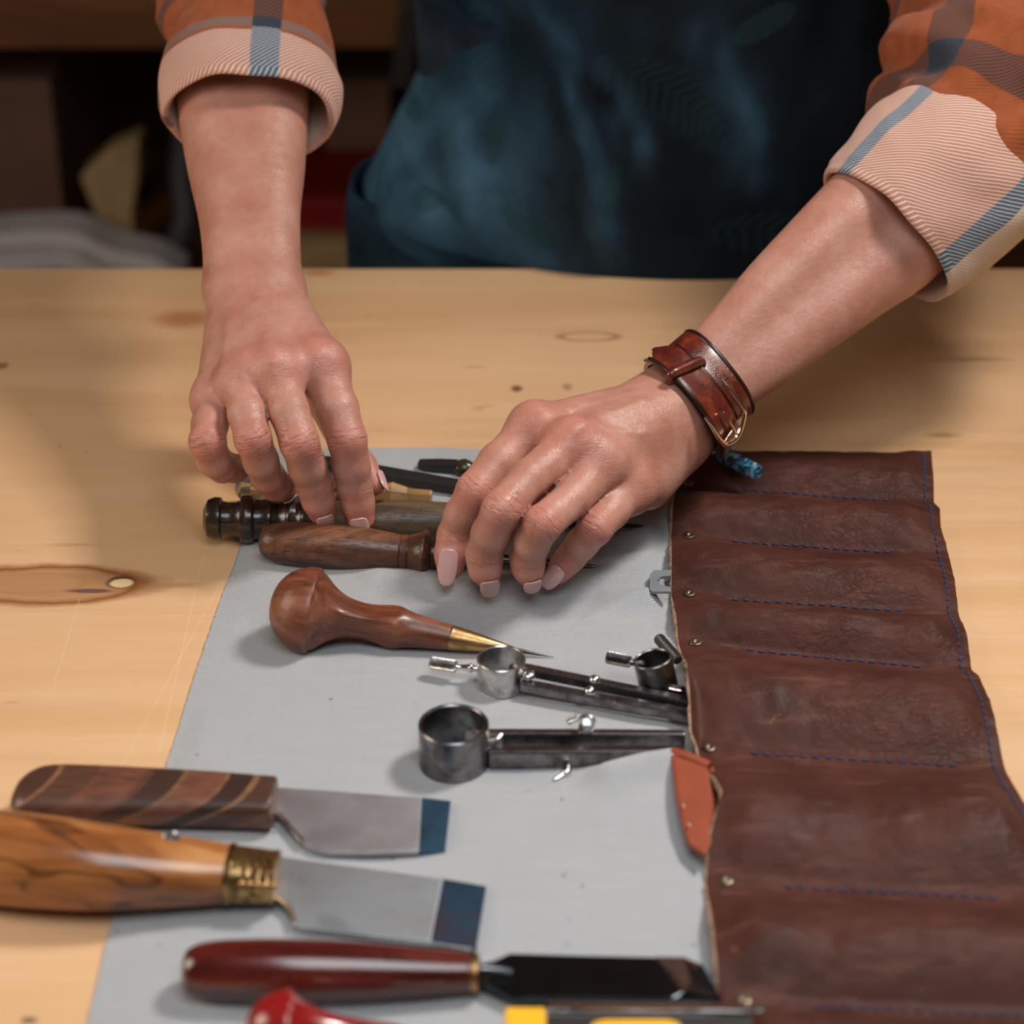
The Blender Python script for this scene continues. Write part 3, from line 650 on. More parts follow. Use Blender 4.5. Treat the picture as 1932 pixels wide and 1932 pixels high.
# torso, upper arms and legs of the same body (under the clothes)
TX, TY = 0.115, 1.335
def ellring(c, a, b, n=40, up=None):
    th = np.linspace(0, 2*math.pi, n, endpoint=False); return np.stack([c[0]+a*np.cos(th), c[1]+b*np.sin(th), np.full(n, c[2])], 1)
tor = [ellring((TX, TY, .70), .15, .10), ellring((TX, TY, .80), .155, .10), ellring((TX, TY-.005, .92), .125, .085), ellring((TX, TY-.02, 1.05), .13, .085), ellring((TX, TY-.04, 1.2), .155, .095), ellring((TX, TY-.05, 1.3), .16, .08), ellring((TX, TY-.05, 1.36), .08, .06), ellring((TX, TY-.055, 1.42), .052, .055)]
v_, f_ = loft_arr(np.array(tor)); skin_v.append(v_); skin_f.append(f_)
elL, elR = fe[0][1][0]*.5+fe[1][1][0]*.5, ge[0][1][0]*.5+ge[1][1][0]*.5
shL, shR = V3(TX-.175, TY-.05, 1.27), V3(TX+.175, TY-.05, 1.27)
extra = []
for pth in ([elL, D(462, 20, 1.127), D(440, -140, 1.18), shL], [elR, D(1846, 258, 1.055), D(1880, 130, 1.08), D(1905, 0, 1.12), D(1900, -160, 1.17), shR]):
    q_ = dens(pth, 4); v2, f2, _ = tube_arr(q_, list(np.linspace(.024, .044, len(q_))), 16); extra.append((v2, f2))
for sx in (-.085, .085):
    v2, f2, _ = tube_arr([V3(TX+sx, TY, .78), V3(TX+sx*1.05, TY, .42), V3(TX+sx*1.1, TY, .06)], [.078, .052, .036], 16); extra.append((v2, f2))
allv = [skin_v[0], skin_v[1]]; allf = [f.tolist() for f in skin_f[:2]]; o_ = off_
for v2, f2 in [(skin_v[2], skin_f[2])]+extra:
    allv.append(v2); allf.append([[i+o_ for i in q] for q in f2]); o_ += len(v2)
VV = np.concatenate(allv); FF = [q for l in allf for q in l]
nk = len(VV)-off_
KS = np.concatenate(skin_ks+[np.zeros((nk, 3))]); RD = np.concatenate(skin_red+[np.zeros(nk)])
person = mk('person', VV, FF, M['skin'], origin=(TX, TY, 0), attrs={'ks': ('FLOAT_VECTOR', KS), 'red': ('FLOAT', RD)})
tag(person, 'person in orange plaid shirt and dark apron with both hands over the tool roll', 'person')
# --- fingernails
def nail(f, L, w, overhang, hint=None, ptd=.42, lift=.0006):
    (c, r), (c0, _) = f['js'][-1], f['js'][-3]
    d = nrm(c-c0); bk = -FWD if hint is None else nrm(hint); bk = nrm(bk-d*np.dot(bk, d)); s = np.cross(d, bk)
    nt, nu = 20, 13; top, bot = [], []
    t_end = r*0.92+overhang; t0 = t_end-L
    arm_ = HL if any(f is q for q in HL['fingers']) else HR
    ts = np.array([t0, t0+L*.2, t0+L*.4]); ts = np.minimum(ts, r*.45); rg = np.linspace(r*.4, r*2.2, 60)
    ad = arm_d((c+d*ts[:, None, None]+bk*rg[None, :, None]).reshape(-1, 3), arm_).reshape(3, 60); rs = rg[np.argmax(ad > 0, axis=1)]
    sl_ = np.clip((rs[2]-rs[0])/max(ts[2]-ts[0], 1e-5), -.35, .12)
    for i in range(nt):
        t = i/(nt-1); al = t0+L*t
        e = 1.0
        if t < .3: e = math.sqrt(max(0, 1-((.3-t)/.3)**2))*.55+.45
        if t > ptd: e = math.sqrt(max(0.0, 1-((t-ptd)/(1-ptd))**2.0))*.88+.12
        hw = max(w*.5*e, .0003)
        # height of the skin back at this place
        rr = rs[0]+sl_*(al-ts[0])-.0012*t*t+.0004
        for j in range(nu):
            x = (j/(nu-1)*2-1)*hw; ph = x/(w*.74); rx = w*.74
            pt = c+d*al+s*(rx*math.sin(ph))+bk*(rr-rx*(1-math.cos(ph))+lift)
            top.append(pt); bot.append(pt-bk*.0007)
    vs = np.array(top+bot); n = len(top); f1 = grid_faces(nt, nu).tolist(); f2 = [[i+n for i in q[::-1]] for q in f1]
    bd = [(i, 0) for i in range(nt)]+[(nt-1, j) for j in range(1, nu)]+[(i, nu-1) for i in range(nt-2, -1, -1)]+[(0, j) for j in range(nu-2, 0, -1)]
    ix = [i*nu+j for i, j in bd]; f3 = [[ix[k], ix[(k+1) % len(ix)], ix[(k+1) % len(ix)]+n, ix[k]+n] for k in range(len(ix))]
    return mk('fingernail', vs, f1+f2+f3, M['nail'], person)
nail(HL['fingers'][0], .0125, .0094, .0030, hint=-FWD*1.0+V3(-.05, 0, -.1))
nail(HL['fingers'][1], .0110, .0090, .0030, hint=-FWD+V3(.15, 0, .0))
nail(HL['fingers'][2], .0100, .0082, .0030, hint=-FWD+V3(.3, 0, -.6))
nail(HL['fingers'][4], .0110, .0090, .0030, hint=V3(1, -.1, .35))
nail(HR['fingers'][0], .0155, .0094, .0042, hint=-FWD+V3(-.12, 0, .05))
nail(HR['fingers'][1], .0120, .0096, .0036, hint=-FWD+V3(.1, 0, -.1))
nail(HR['fingers'][2], .0110, .0090, .0030, hint=-FWD+V3(.1, 0, -.1))
nail(HR['fingers'][3], .0125, .0084, .0038, hint=-FWD+V3(-.1, 0, .1))
# --- sleeves and rolled cuffs
def sleeve(name, path, prof, mat, wr=1.0, seed=0, nth=150, thick=0.0, Uh=RGT, extra=None, loc0=0.0):
    """path: rows (point); prof rows: (s metres along path from rim, half-width, flattening)"""
    path = np.asarray(path, float); seg = np.r_[0, np.cumsum(np.linalg.norm(np.diff(path, axis=0), axis=1))]
    th = np.linspace(-math.pi, math.pi, nth, endpoint=False)+math.pi/2; rings, lc = [], []
    for row in prof:
        s, a, fl = row[:3]; sp_ = max(s, 0)
        c = np.array([np.interp(sp_, seg, path[:, q]) for q in range(3)])
        tg = nrm(np.array([np.interp(sp_+.02, seg, path[:, q])-np.interp(max(sp_-.02, 0), seg, path[:, q]) for q in range(3)]))
        if s < 0: c = c+tg*s
        U = nrm(np.asarray(Uh)-tg*np.dot(Uh, tg)); Vv = np.cross(U, tg)
        if Vv[2] < 0: Vv = -Vv
        # wrinkles
        st = s*1000
        r = 1+wr*(.05*(vn(th*2.2/1.0+seed, st*.03+seed*3)-.5)+.045*(vn(np.cos(th)*3+seed*2, st*.07+np.sin(th)*2.5)-.5)*2*min(1, max(.25, st/40)))
        if extra is not None: r = r*extra(th, st)
        sg = row[3] if len(row) > 3 else 0
        rings.append(c+np.outer(a*r*np.cos(th), U)+np.outer(a*fl*r*np.sin(th), Vv)+tg*(.003*(vn(th*2+seed, seed+.5+0*th)-.5))[:, None]*wr)
        # surface coordinate: mm along, mm round from the upper middle; cos positive to picture right
        tt = (math.pi/2-th); tt = (tt+math.pi) % (2*math.pi)-math.pi
        lc.append(np.stack([np.full(nth, row[4] if len(row) > 4 else st), tt*a*1000, np.zeros(nth)], 1))
    R = np.array(rings); vs = R.reshape(-1, 3); fs = grid_faces(len(rings), nth, True)
    return mk(name, vs, fs[:, ::-1].tolist(), mat, person, loc=np.array(lc).reshape(-1, 3))
def rim(a, fl, L, tk=.0045, tail=()):
    rows = [(L*.8, a*.86, fl, 0, -20), (.014, a*.86, fl, 0, -8), (.004, a*.885, fl, 0, -4)]
    for k in range(9):
        q = math.pi*k/8; rows.append((.0-tk*math.sin(q)*1.0, a*.89+(a*.10)*(1-math.cos(q))/2, fl, 0, -3+3*k/8))
    return rows+list(tail)
AxL = V3(0, .857, .515)
c0 = D(469, 212, 1.072)
pL = [c0, c0+AxL*.05, D(462, 20, 1.125), D(440, -140, 1.18), shL]
def exL(th, st):
    return 1+.04*np.exp(-((np.cos(th)-1)/.5)**2)*0+.0*th
sleeve('sleeve_cuff', pL, rim(.0450, .82, .05, tail=[(s, a, f, 0, s*1000) for s, a, f in dens([(.003, .0458, .83), (.010, .0470, .84), (.020, .0462, .85), (.030, .0445, .87), (.042, .0420, .9), (.052, .0400, .9), (.056, .0385, .9), (.050, .036, .9)], 4)]), M['left_cuff'], wr=1.0, seed=3)['label'] = 'rolled cuff with pink twill lining and slate stripe'
sleeve('shirt_sleeve', pL, [(s, a, f) for s, a, f in dens([(.030, .035, .62), (.050, .0365, .66), (.07, .040, .75), (.095, .043, .85), (.13, .048, .95), (.19, .06, 1), (.26, .066, 1), (.36, .072, 1)], 8)], M['left_sleeve'], wr=2.0, seed=8)
AR = nrm(RGT*.707+UPV*.668+FWD*.22)
r0 = D(1680, 436, 1.030); UR = nrm(RGT*.668-UPV*.707)
pR = [r0, r0+AR*.05, D(1846, 262, 1.05), D(1880, 130, 1.08), D(1905, 0, 1.12), D(1900, -160, 1.17), shR]
sleeve('sleeve_cuff', pR, rim(.0430, .80, .05, tail=[(s, a, f, 0, s*1000) for s, a, f in dens([(.003, .0440, .8), (.012, .0455, .8), (.026, .0475, .82), (.040, .049, .82), (.052, .0485, .82), (.058, .0465, .8), (.054, .043, .8)], 4)]), M['right_cuff'], wr=1.1, seed=14, Uh=UR)['label'] = 'rolled cuff with fine pink and white twill lines'
sleeve('shirt_sleeve', pR, [(s, a, f) for s, a, f in dens([(.028, .041, .8), (.045, .044, .85), (.062, .050, .9), (.085, .056, 1), (.12, .056, 1), (.16, .060, 1), (.22, .064, 1), (.34, .072, 1)], 8)], M['right_sleeve'], wr=2.8, seed=21, Uh=UR)
# --- shirt body, apron with printed fronds, trousers
def bodyloft(name, rows, mat, n=64, seed=0, wr=.006, attrs=None):
    rings = [];
    for (z, cx, cy, a, b) in dens(rows, 6):
        th = np.linspace(0, 2*math.pi, n, endpoint=False); w = 1+wr/a*(vn(th*3+seed, z*12+0*th)-.5)
        rings.append(np.stack([cx+a*w*np.cos(th), cy+b*w*np.sin(th), np.full(n, z)], 1))
    v, f = loft_arr(np.array(rings), False, False); return mk(name, v, f, mat, person)
M['shirt_body'] = M['left_sleeve']
bodyloft('shirt_body', [(.80, TX, TY+.01, .15, .09), (.95, TX+.005, TY+.005, .118, .08), (1.08, TX, TY-.01, .118, .08), (1.22, TX, TY-.045, .175, .105), (1.30, TX, TY-.05, .175, .09), (1.35, TX, TY-.05, .10, .07), (1.37, TX, TY-.05, .075, .065)], M['shirt_body'], seed=4)
for sx in (-1, 1):
    v, f, l = tube_arr(dens([(TX+sx*.085, TY, .88), (TX+sx*.09, TY, .55), (TX+sx*.095, TY, .10)], 6), list(np.linspace(.092, .062, 13)), 24); mk('trouser_leg', v, f, M['trouser'], person, loc=l)
    v, f = ball_arr((TX+sx*.095, TY-.05, .05), .05, (.85, 2.1, 1.0)); v[:, 2] = np.maximum(v[:, 2], .0); mk('shoe', v, f, M['black'], person)
def apron_front(u, h):
    """u -1..1 across (left silhouette to right), h height over table (m) -> point"""
    hh = np.clip(h, -1, .6)
    a = np.interp(hh, [-.6, -.06, .005, .06, .125, .17, .3, .5], [.235, .2135, .206, .181, .154, .147, .135, .125])
    cx = np.interp(hh, [-.6, 0, .17, .3, .5], [TX, .1085, .118, TX, TX])
    ph = u*math.pi*.56
    by = np.interp(hh, [-.6, -.03, 0, .05, .17, .3, .5], [.13, .125, .158, .160, .150, .14, .13])
    return cx+a*np.sin(ph), TY-by*np.cos(ph)+(.0 if True else 0), T+h
NU, NH = 260, 260
uu = np.linspace(-1, 1, NU); hs = np.r_[np.linspace(-.45, -.01, 40), np.linspace(-.004, .20, 170), np.linspace(.205, .50, 50)]
U2, H2 = np.meshgrid(uu, hs); X, Y, Z = apron_front(U2, H2)
def seg_d(px, py, a, b):
    ax, ay, bx, by = *a, *b; t = np.clip(((px-ax)*(bx-ax)+(py-ay)*(by-ay))/((bx-ax)**2+(by-ay)**2), 0, 1)
    return np.hypot(px-ax-t*(bx-ax), py-ay-t*(by-ay)), t
# fold lines, as (x, height) in metres on the cloth
def XH(u, v): p = B(u, v, 1.19); return p[0], p[2]-T
folds = [([(905, -20), (850, 190), (872, 400), (905, 530)], .0085, .011), ([(830, 20), (800, 170), (770, 300)], .004, .009), ([(960, -20), (1060, 180), (1110, 330), (1140, 470)], .007, .010),
         ([(1010, 60), (1130, 160), (1200, 270)], .003, .010), ([(700, 340), (745, 415), (850, 450)], -.006, .006), ([(960, 290), (1010, 470), (1060, 510)], .005, .010), ([(1330, 60), (1400, 200), (1420, 330)], .004, .012), ([(940, 100), (960, 300), (1090, 520)], -.005, .013)]
dY = np.zeros_like(X); worn_lit = np.zeros_like(X)
for pts, amp, wd in folds:
    q = dens([XH(*p) for p in pts], 5); best = np.full(X.shape, 9.)
    for i in range(len(q)-1): best = np.minimum(best, seg_d(X, Z-T, q[i], q[i+1])[0])
    dY -= amp*np.exp(-(best/wd)**2)
    if amp > 0: worn_lit = np.maximum(worn_lit, .45*np.exp(-(best/.012)**2)*vn(X*90, Z*50))
dY += .010*(vn(X*22+4, Z*9)-.5)+.004*(vn(X*60, Z*22+5)-.5)
Y = Y+dY*sstep(-.003, .03, Z-T)+0
worn_lit = np.maximum(worn_lit, .95*sstep(.07, -.05, X)*(.35+.65*vn(X*60, Z*40+3))); worn_lit = np.maximum(worn_lit, .35*(vn(X*40+9, Z*30) > .62)*sstep(.1, -.05, X))  # lighter left side paints window light into the cloth, mixed with worn patches
prt = np.zeros_like(X)
def frond(base, tip, n, L, w, curve=.15):
    base, tip = np.array(base), np.array(tip); d = tip-base; ln = np.linalg.norm(d); d /= ln; s = np.array([-d[1], d[0]])
    for i in range(n):
        t = (i+.5)/n; c = base+d*ln*t+s*curve*ln*math.sin(math.pi*t)
        for sg in (-1, 1):
            e = c+(d*.55+s*sg*.85)*L*(math.sin(math.pi*min(1, t*.85+.15))*.9+.1)
            dist, tt = seg_d(X, Z-T, c, e); np.maximum(prt, sstep(w, w*.4, dist), out=prt)
def leaf(c, ang, L, w):
    ca, sa = math.cos(ang), math.sin(ang); x = (X-c[0])*ca+(Z-T-c[1])*sa; y = -(X-c[0])*sa+(Z-T-c[1])*ca
    np.maximum(prt, sstep(1.15, .8, (x/L)**2+(y/w)**2), out=prt)
frond(XH(1110, 120), XH(1390, 300), 16, .020, .0016); frond(XH(890, 90), XH(930, 220), 9, .016, .0018); frond(XH(1330, 420), XH(1560, 500), 10, .016, .0018)
leaf(XH(1440, 45), .45, .020, .008); leaf(XH(935, 290), 1.4, .019, .0065); leaf(XH(740, 320), .3, .018, .007); leaf(XH(1150, 350), 1.3, .016, .006); leaf(XH(990, 440), -.5, .018, .006); leaf(XH(800, 440), .5, .014, .006)
apv = np.stack([X, Y, Z], -1).reshape(-1, 3); n_ = len(apv)
apf = grid_faces(len(hs), NU).tolist(); inn = apv+V3(0, .0015, 0)
mk('apron', np.concatenate([apv, inn]), apf+[[i+n_ for i in q[::-1]] for q in apf], M['apron'], person, attrs={'prt': ('FLOAT', np.r_[prt.ravel(), prt.ravel()]), 'worn_lit': ('FLOAT', np.r_[worn_lit.ravel(), worn_lit.ravel()])})
# a tucked side panel of the skirt of the apron, seen at the table edge
sk = [];
for h in np.linspace(-.3, .006, 20):
    th = np.linspace(math.pi*.75, math.pi*1.5, 30); a = .2205-.004*max(0, h/.006)**2; sk.append(np.stack([.110+a*np.cos(th), TY+.13*np.sin(th)+.004*np.sin(th*9), np.full(30, T+h)], 1))
v, f = loft_arr(np.array(sk), False, False, closed=False); o = mk('apron_side_panel', v, f, M['apron'], person, attrs={'prt': ('FLOAT', np.zeros(len(v))), 'worn_lit': ('FLOAT', .4*vn(v[:, 0]*80, v[:, 2]*60))}); o.modifiers.new('thick', 'SOLIDIFY').thickness = .003
# ------------------------------------------------------------------ room
TE = 1.197
tag(box('floor', (-3, -1.2, -.05), (3, 3.2, 0), M['floor'], origin=(0, 1, 0)), kind='structure')
tag(box('wall_back', (-3, 3.0, 0), (3, 3.1, 2.8), M['wall'], origin=(0, 3, 0)), kind='structure')
# ------------------------------------------------------------------ workbench
wb = empty('workbench', (0, .78, 0), 'pale varnished wooden workbench top with brown knots and fine knife scratches', 'workbench')
v_, f_ = box_arr((-1.1, .36, T-.035), (1.1, TE, T)); o = mk('tabletop', v_, f_, M['table'], wb, loc=v_, smooth=False); bevel(o, .002)
for x in (-1.02, 1.02):
    for y in (.42, TE-.07): box('leg', (x-.035, y-.035, 0), (x+.035, y+.035, T-.034), M['shelf_wood'], wb, .003)
for y in (.40, TE-.06): box('apron_rail', (-.98, y, T-.115), (.98, y+.022, T-.0345), M['shelf_wood'], wb)
# ------------------------------------------------------------------ background shelf and its contents
YS = 2.08
zt = B(300, 92, YS)[2]; zb = B(300, 560, YS)[2]
sh = empty('shelf_unit', (0, 2.3, 0), 'dark brown wooden shelf unit behind the person, with a broad upper board', 'shelf unit')
box('upper_board', (-1.25, YS, zt), (1.25, YS+.022, zt+.16), M['shelf_wood'], sh, .002)
box('shelf_board', (-1.25, YS+.022, zt+.14), (1.25, 2.62, zt+.16), M['shelf_wood'], sh)
box('shelf_board', (-1.25, YS, zb-.022), (1.25, 2.62, zb), M['shelf_wood'], sh, .002)
box('back_panel', (-1.25, 2.62, .02), (1.25, 2.64, zt+.16), M['shelf_wood'], sh)
for x in (-1.27, 1.25): box('side_panel', (x, YS+.024, 0), (x+.022, 2.62, zt+.139), M['shelf_wood'], sh)
def bpx(name, u0, v0, u1, v1, y, dpt, mat, label, cat, bw=.002, foot=True, kids=None):
    a, c = B(u0, v0, y), B(u1, v1, y); lo = (a[0], y, zb if foot else c[2]); hi = (c[0], y+dpt, a[2])
    r = empty(name, ((a[0]+c[0])/2, y+dpt/2, lo[2]), label, cat); box('body', lo, hi, mat, r, bw); return r, lo, hi
r, lo, hi = bpx('cardboard_box', -140, 152, 128, 470, 2.17, .28, M['cardboard'], 'brown cardboard box on the low shelf at the left edge', 'box')
box('lid_flap', (lo[0], lo[1]-.002, hi[2]-.02), (hi[0], lo[1]-.0003, hi[2]), M['cardboard'], r)
r, lo, hi = bpx('cardboard_box', 608, 150, 742, 400, 2.30, .2, M['cardboard'], 'brown cardboard box on the low shelf behind the red box', 'box')
box('lid_flap', (lo[0], lo[1]-.002, hi[2]-.02), (hi[0], lo[1]-.0003, hi[2]), M['cardboard'], r)
r, lo, hi = bpx('tan_box', 545, 456, 720, 560, 2.12, .2, M['kraft'], 'flat tan box under the red box on the low shelf', 'box')
ztan = hi[2]
a, c = B(555, 372, 2.15), B(735, 458, 2.15)
r = empty('red_box', ((a[0]+c[0])/2, 2.22, ztan), 'dark red box between the left forearm and the apron', 'box')
box('body', (a[0], 2.15, ztan), (c[0], 2.30, a[2]-.006), M['red'], r, .002); box('lid', (a[0]-.002, 2.147, a[2]-.02), (c[0]+.002, 2.303, a[2]), M['red'], r, .002)
# folded kraft paper
pb = [B(u, v, 2.14) for u, v in ((150, 335), (205, 285), (262, 262), (262, 330), (250, 400), (262, 560), (205, 560), (185, 420))]
o = prism('paper_bag', pb, .045, M['kraft'], None, .004, nd=(0, -1, 0), origin=(pb[5][0], 2.16, zb)); tag(o, 'crumpled kraft paper bag standing beside the brown cardboard box', 'paper bag')
# pale foam profiles lying in front of the box
for k, (pts, lab) in enumerate((([(-60, 428), (60, 418), (150, 420), (220, 452), (300, 470), (350, 500)], 'upper of two bent pale foam strips on the low shelf'), ([(-60, 478), (60, 466), (140, 464), (205, 490), (300, 520)], 'lower of two bent pale foam strips on the low shelf'))):
    y = 2.06 - .02*k; rr = []
    for u, v in dens(pts, 4):
        p = B(u, v, y+.03); w = .012; rr.append([p+V3(0, -.03, 0), p+V3(0, .03, 0), p+V3(0, .03, -.016), p+V3(0, -.03, -.016)])
    v2, f2 = loft_arr(np.array(rr)); o = mk('foam_strip', v2, f2, M['foam'], origin=(rr[4][0][0], y, rr[4][3][2]), smooth=False); bevel(o, .002); tag(o, lab, 'foam strip', 'pale foam strips')
o = tube('hose', [B(352, 225, 2.2), B(345, 330, 2.17), B(352, 410, 2.15), B(330, 470, 2.14), B(290, 520, 2.13)], .017, M['hose'], None, 12, 5)
tag(o, 'dark grey curved hose between the paper bag and the left forearm', 'hose')
pp = [B(u, v, YS-.016) for u, v in ((760, -60), (805, -60), (775, 168), (735, 165), (738, 140))]
st = empty('hanging_strap', B(755, -60, YS-.016), 'dark grey hanging strap with rounded end against the upper board', 'strap')
prism('strap_body', pp, .006, M['strap'], st, .002, nd=(0, -1, 0)); ball('rivet', B(775, 15, YS-.0175), .004, M['brass_old'], st, (1, .4, 1))
# ------------------------------------------------------------------ tool roll: canvas, leather pockets, rivets, stitches
roll = empty('tool_roll', P(1200, 1300, 0), 'open tool roll of grey canvas with brown leather pockets lying on the bench', 'tool roll')
def poly(keys, r):
    k = np.array([q[0] for q in keys]); return np.array([np.interp(r, k, [q[1][c] for q in keys]) for c in range(3)]).T
def Pk(rows, h): return [(r, P(u, v, h)) for r, u, v in rows]
LE = Pk([(0, 1300, 848), (.5, 1285, 880), (1, 1275, 914), (1.5, 1266, 965), (2, 1263, 1012), (2.5, 1263, 1066), (3, 1264, 1122), (3.5, 1269, 1172), (4, 1277, 1213), (4.3, 1287, 1265), (4.7, 1294, 1340), (5, 1300, 1413), (5.25, 1330, 1480), (5.5, 1356, 1548), (5.75, 1334, 1610), (6, 1328, 1664), (6.5, 1340, 1785), (7, 1352, 1890), (7.5, 1362, 1990), (8, 1372, 2100)], .003)
RE = Pk([(0, 1757, 852), (.5, 1760, 905), (1, 1762, 950), (1.06, 1773, 960), (1.5, 1774, 1002), (2, 1790, 1050), (2.5, 1801, 1105), (3, 1808, 1158), (3.5, 1824, 1212), (4, 1833, 1266), (4.04, 1846, 1274), (4.5, 1868, 1345), (5, 1895, 1450), (5.5, 1948, 1565), (6, 2005, 1700), (6.5, 2090, 1805), (7, 2150, 1925), (7.5, 2230, 2035), (8, 2300, 2160)], .003)
RVC = (.055, .072, .068, .065, .063, .062, .062)
HB = [.0075, .0095, .0088, .0100, .0120, .0140, .0120, .011]
def roll_xy(c, r):
    a, b = poly(LE, r), poly(RE, r); return a+(b-a)*np.asarray(c)[..., None]
def roll_h(c, r):
    r = np.asarray(r, float); c = np.asarray(c, float); i = np.clip(np.floor(r).astype(int), 0, 7); f = r-i
    hb = np.array(HB)[i]
    f2_ = np.clip((f-.06)/.88, 0, 1); w = np.sin(np.pi*f2_**1.2)
    e = .25+.75*sstep(1.0, .86, c)
    left = 1-.45*sstep(.12, 0, c)*(1-np.exp(-((r-4.5)/.25)**2))*(1-np.exp(-((r-5.42)/.3)**2))
    n = .0022*(vn(c*7+i*5, r*3.2)-.5)*w+.0011*(vn(c*17, r*11)-.5)*w+.0006*(vn(c*28, r*22)-.5)
    seam = np.exp(-((f-np.round(f))/.09)**2)*sstep(.15, .22, c)*sstep(.93, .84, c)*.0009
    w = w*1.0
    pinch = 1-.35*np.exp(-((c-.5)/.25)**2)*(i == 5)
    h = .0034+hb*w*e*left*pinch+n-seam
    h = h+.0085*np.exp(-(c/.022)**2)*(sstep(4.55, 4.8, r)*sstep(5.2, 5.05, r))
    for i_, c_ in enumerate(RVC):
        k = np.exp(-((c-c_)*.118/.0045)**2-((r-i_-1)*.033/.0045)**2); h = h*(1-k)+.0040*k
    return h
def roll_pt(c, r, dz=0.0):
    p = roll_xy(np.atleast_1d(c), np.atleast_1d(r)); z = roll_h(np.atleast_1d(c), np.atleast_1d(r)); p = p.copy(); p[:, 2] = T+z+dz; return p
NR, NC = 420, 150
rr_, cc_ = np.meshgrid(np.linspace(0, 8, NR), np.linspace(0, 1, NC), indexing='ij')
top = roll_pt(cc_.ravel(), rr_.ravel())
top[:, 2] -= np.where(cc_.ravel() == 0, .0011, 0); top[:, 0] += np.where(cc_.ravel() == 0, .0005*(vn(rr_.ravel()*40, 1)-.5)*2, 0)
fr = rr_.ravel() % 1
wr = sstep(.40, .70, fr)*sstep(1.0, .93, fr)*sstep(.15, .65, cc_.ravel())*sstep(1.0, .93, cc_.ravel())*(.25+.75*vn(cc_.ravel()*6+9, rr_.ravel()*2))*np.where(rr_.ravel() < 5, 1, .45)
bot = top-V3(0, 0, .0024); n_ = len(top); gf = grid_faces(NR, NC)
bd = [i*NC for i in range(NR)]+[(NR-1)*NC+j for j in range(1, NC)]+[i*NC+NC-1 for i in range(NR-2, -1, -1)]+[j for j in range(NC-2, 0, -1)]
side = [[bd[k], bd[(k+1) % len(bd)], bd[(k+1) % len(bd)]+n_, bd[k]+n_] for k in range(len(bd))]
fs = gf[:, ::-1].tolist()+(gf+n_).tolist()+side
mi = [1 if k % (NC-1) == 0 else 0 for k in range(len(gf))]+[1]*len(gf)+[1]*len(side)
lp = mk('leather_pockets', np.concatenate([top, bot]), fs, [M['leather'], M['leather_raw']], roll, midx=mi, attrs={'wr': ('FLOAT', np.r_[wr, wr*0])}, angle=50)
lp['label'] = 'dark brown leather pocket panel'
# canvas
CL = Pk([(0, 520, 846), (1, 505, 885), (2, 470, 985), (2.3, 452, 1036), (3, 417, 1130), (4, 372, 1260), (5, 322, 1420), (6, 262, 1590), (7, 208, 1745), (8, 165, 1932), (9, 130, 2080)], 0.001)
CR = Pk([(0, 1700, 868), (1, 1700, 905), (2, 1700, 985), (2.3, 1720, 1036), (3, 1748, 1130), (4, 1800, 1260), (5, 1850, 1420), (6, 1915, 1590), (7, 1995, 1745), (8, 2100, 1932), (9, 2180, 2080)], 0.001)
NR, NC = 400, 420
rr_, cc_ = np.meshgrid(np.linspace(0, 9, NR), np.linspace(0, 1, NC), indexing='ij'); r_, c_ = rr_.ravel(), cc_.ravel()
a, b = poly(CL, r_), poly(CR, r_); cp = a+(b-a)*c_[:, None]; cx, cy = cp[:, 0], cp[:, 1]
def canvas_h(x, y):
    x = np.asarray(x, float); y = np.asarray(y, float)
    h = .0016+.0026*vn(x*16+3, y*20)**2+.0008*vn(x*60, y*45+7)
    def ridge(px, amp, wd, hh=0.0):
        q = [P(u, v, hh) for u, v in px]; best = np.full(x.shape, 9.)
        for i in range(len(q)-1): best = np.minimum(best, seg_d(x, y, q[i][:2], q[i+1][:2])[0])
        return amp*np.exp(-(best/wd)**2)
    h = h+ridge([(720, 1110), (900, 1120), (1060, 1105), (1240, 1100)], .0042, .009)
    h = h+ridge([(1150, 1492), (1215, 1474), (1300, 1462)], .0095, .009)+ridge([(1140, 1540), (1300, 1500)], .0035, .016)
    h = h+ridge([(1110, 1040), (1180, 1025), (1262, 1005)], .0030, .005)+ridge([(1120, 1078), (1245, 1058)], .0028, .0045)+ridge([(1120, 1178), (1200, 1150), (1265, 1128)], .0030, .0055)
    h = h+ridge([(1150, 1140), (1250, 1150)], .003, .008)+ridge([(960, 1215), (1250, 1190)], .0012, .01)
    h = h+ridge([(480, 1190), (620, 1230)], -.0012, .01)+ridge([(560, 1120), (500, 1080)], .001, .01)
    return h
CX, CY = cx.copy(), cy.copy(); ch = canvas_h(cx, cy)
edge = np.minimum(np.minimum(c_*3.0, (1-c_)*3.0), r_*.8); ch = .0012+(ch-.0012)*sstep(0, .12, edge)
under = sstep(0, .03, (c_-np.clip((poly(LE, np.clip(np.interp(cy, poly(LE, np.linspace(0, 8, 80))[::-1, 1], np.linspace(0, 8, 80)[::-1]), 0, 8))[:, 0]-a[:, 0])/(b-a)[:, 0]-.034, 0, 1)))
ch = ch*(1-under)+.0009*under
cp[:, 2] = T+ch; cp[:, 0] += np.where(c_ == 0, .0006*(vn(r_*60, 3)-.5), 0)
bot = cp.copy(); bot[:, 2] = T+np.maximum(ch-.0011, .0002); n_ = len(cp); gf = grid_faces(NR, NC)
bd = [i*NC for i in range(NR)]+[(NR-1)*NC+j for j in range(1, NC)]+[i*NC+NC-1 for i in range(NR-2, -1, -1)]+[j for j in range(NC-2, 0, -1)]
fs = gf[:, ::-1].tolist()+(gf+n_).tolist()+[[bd[k], bd[(k+1) % len(bd)], bd[(k+1) % len(bd)]+n_, bd[k]+n_] for k in range(len(bd))]
mk('canvas', np.concatenate([cp, bot]), fs, M['canvas'], roll)
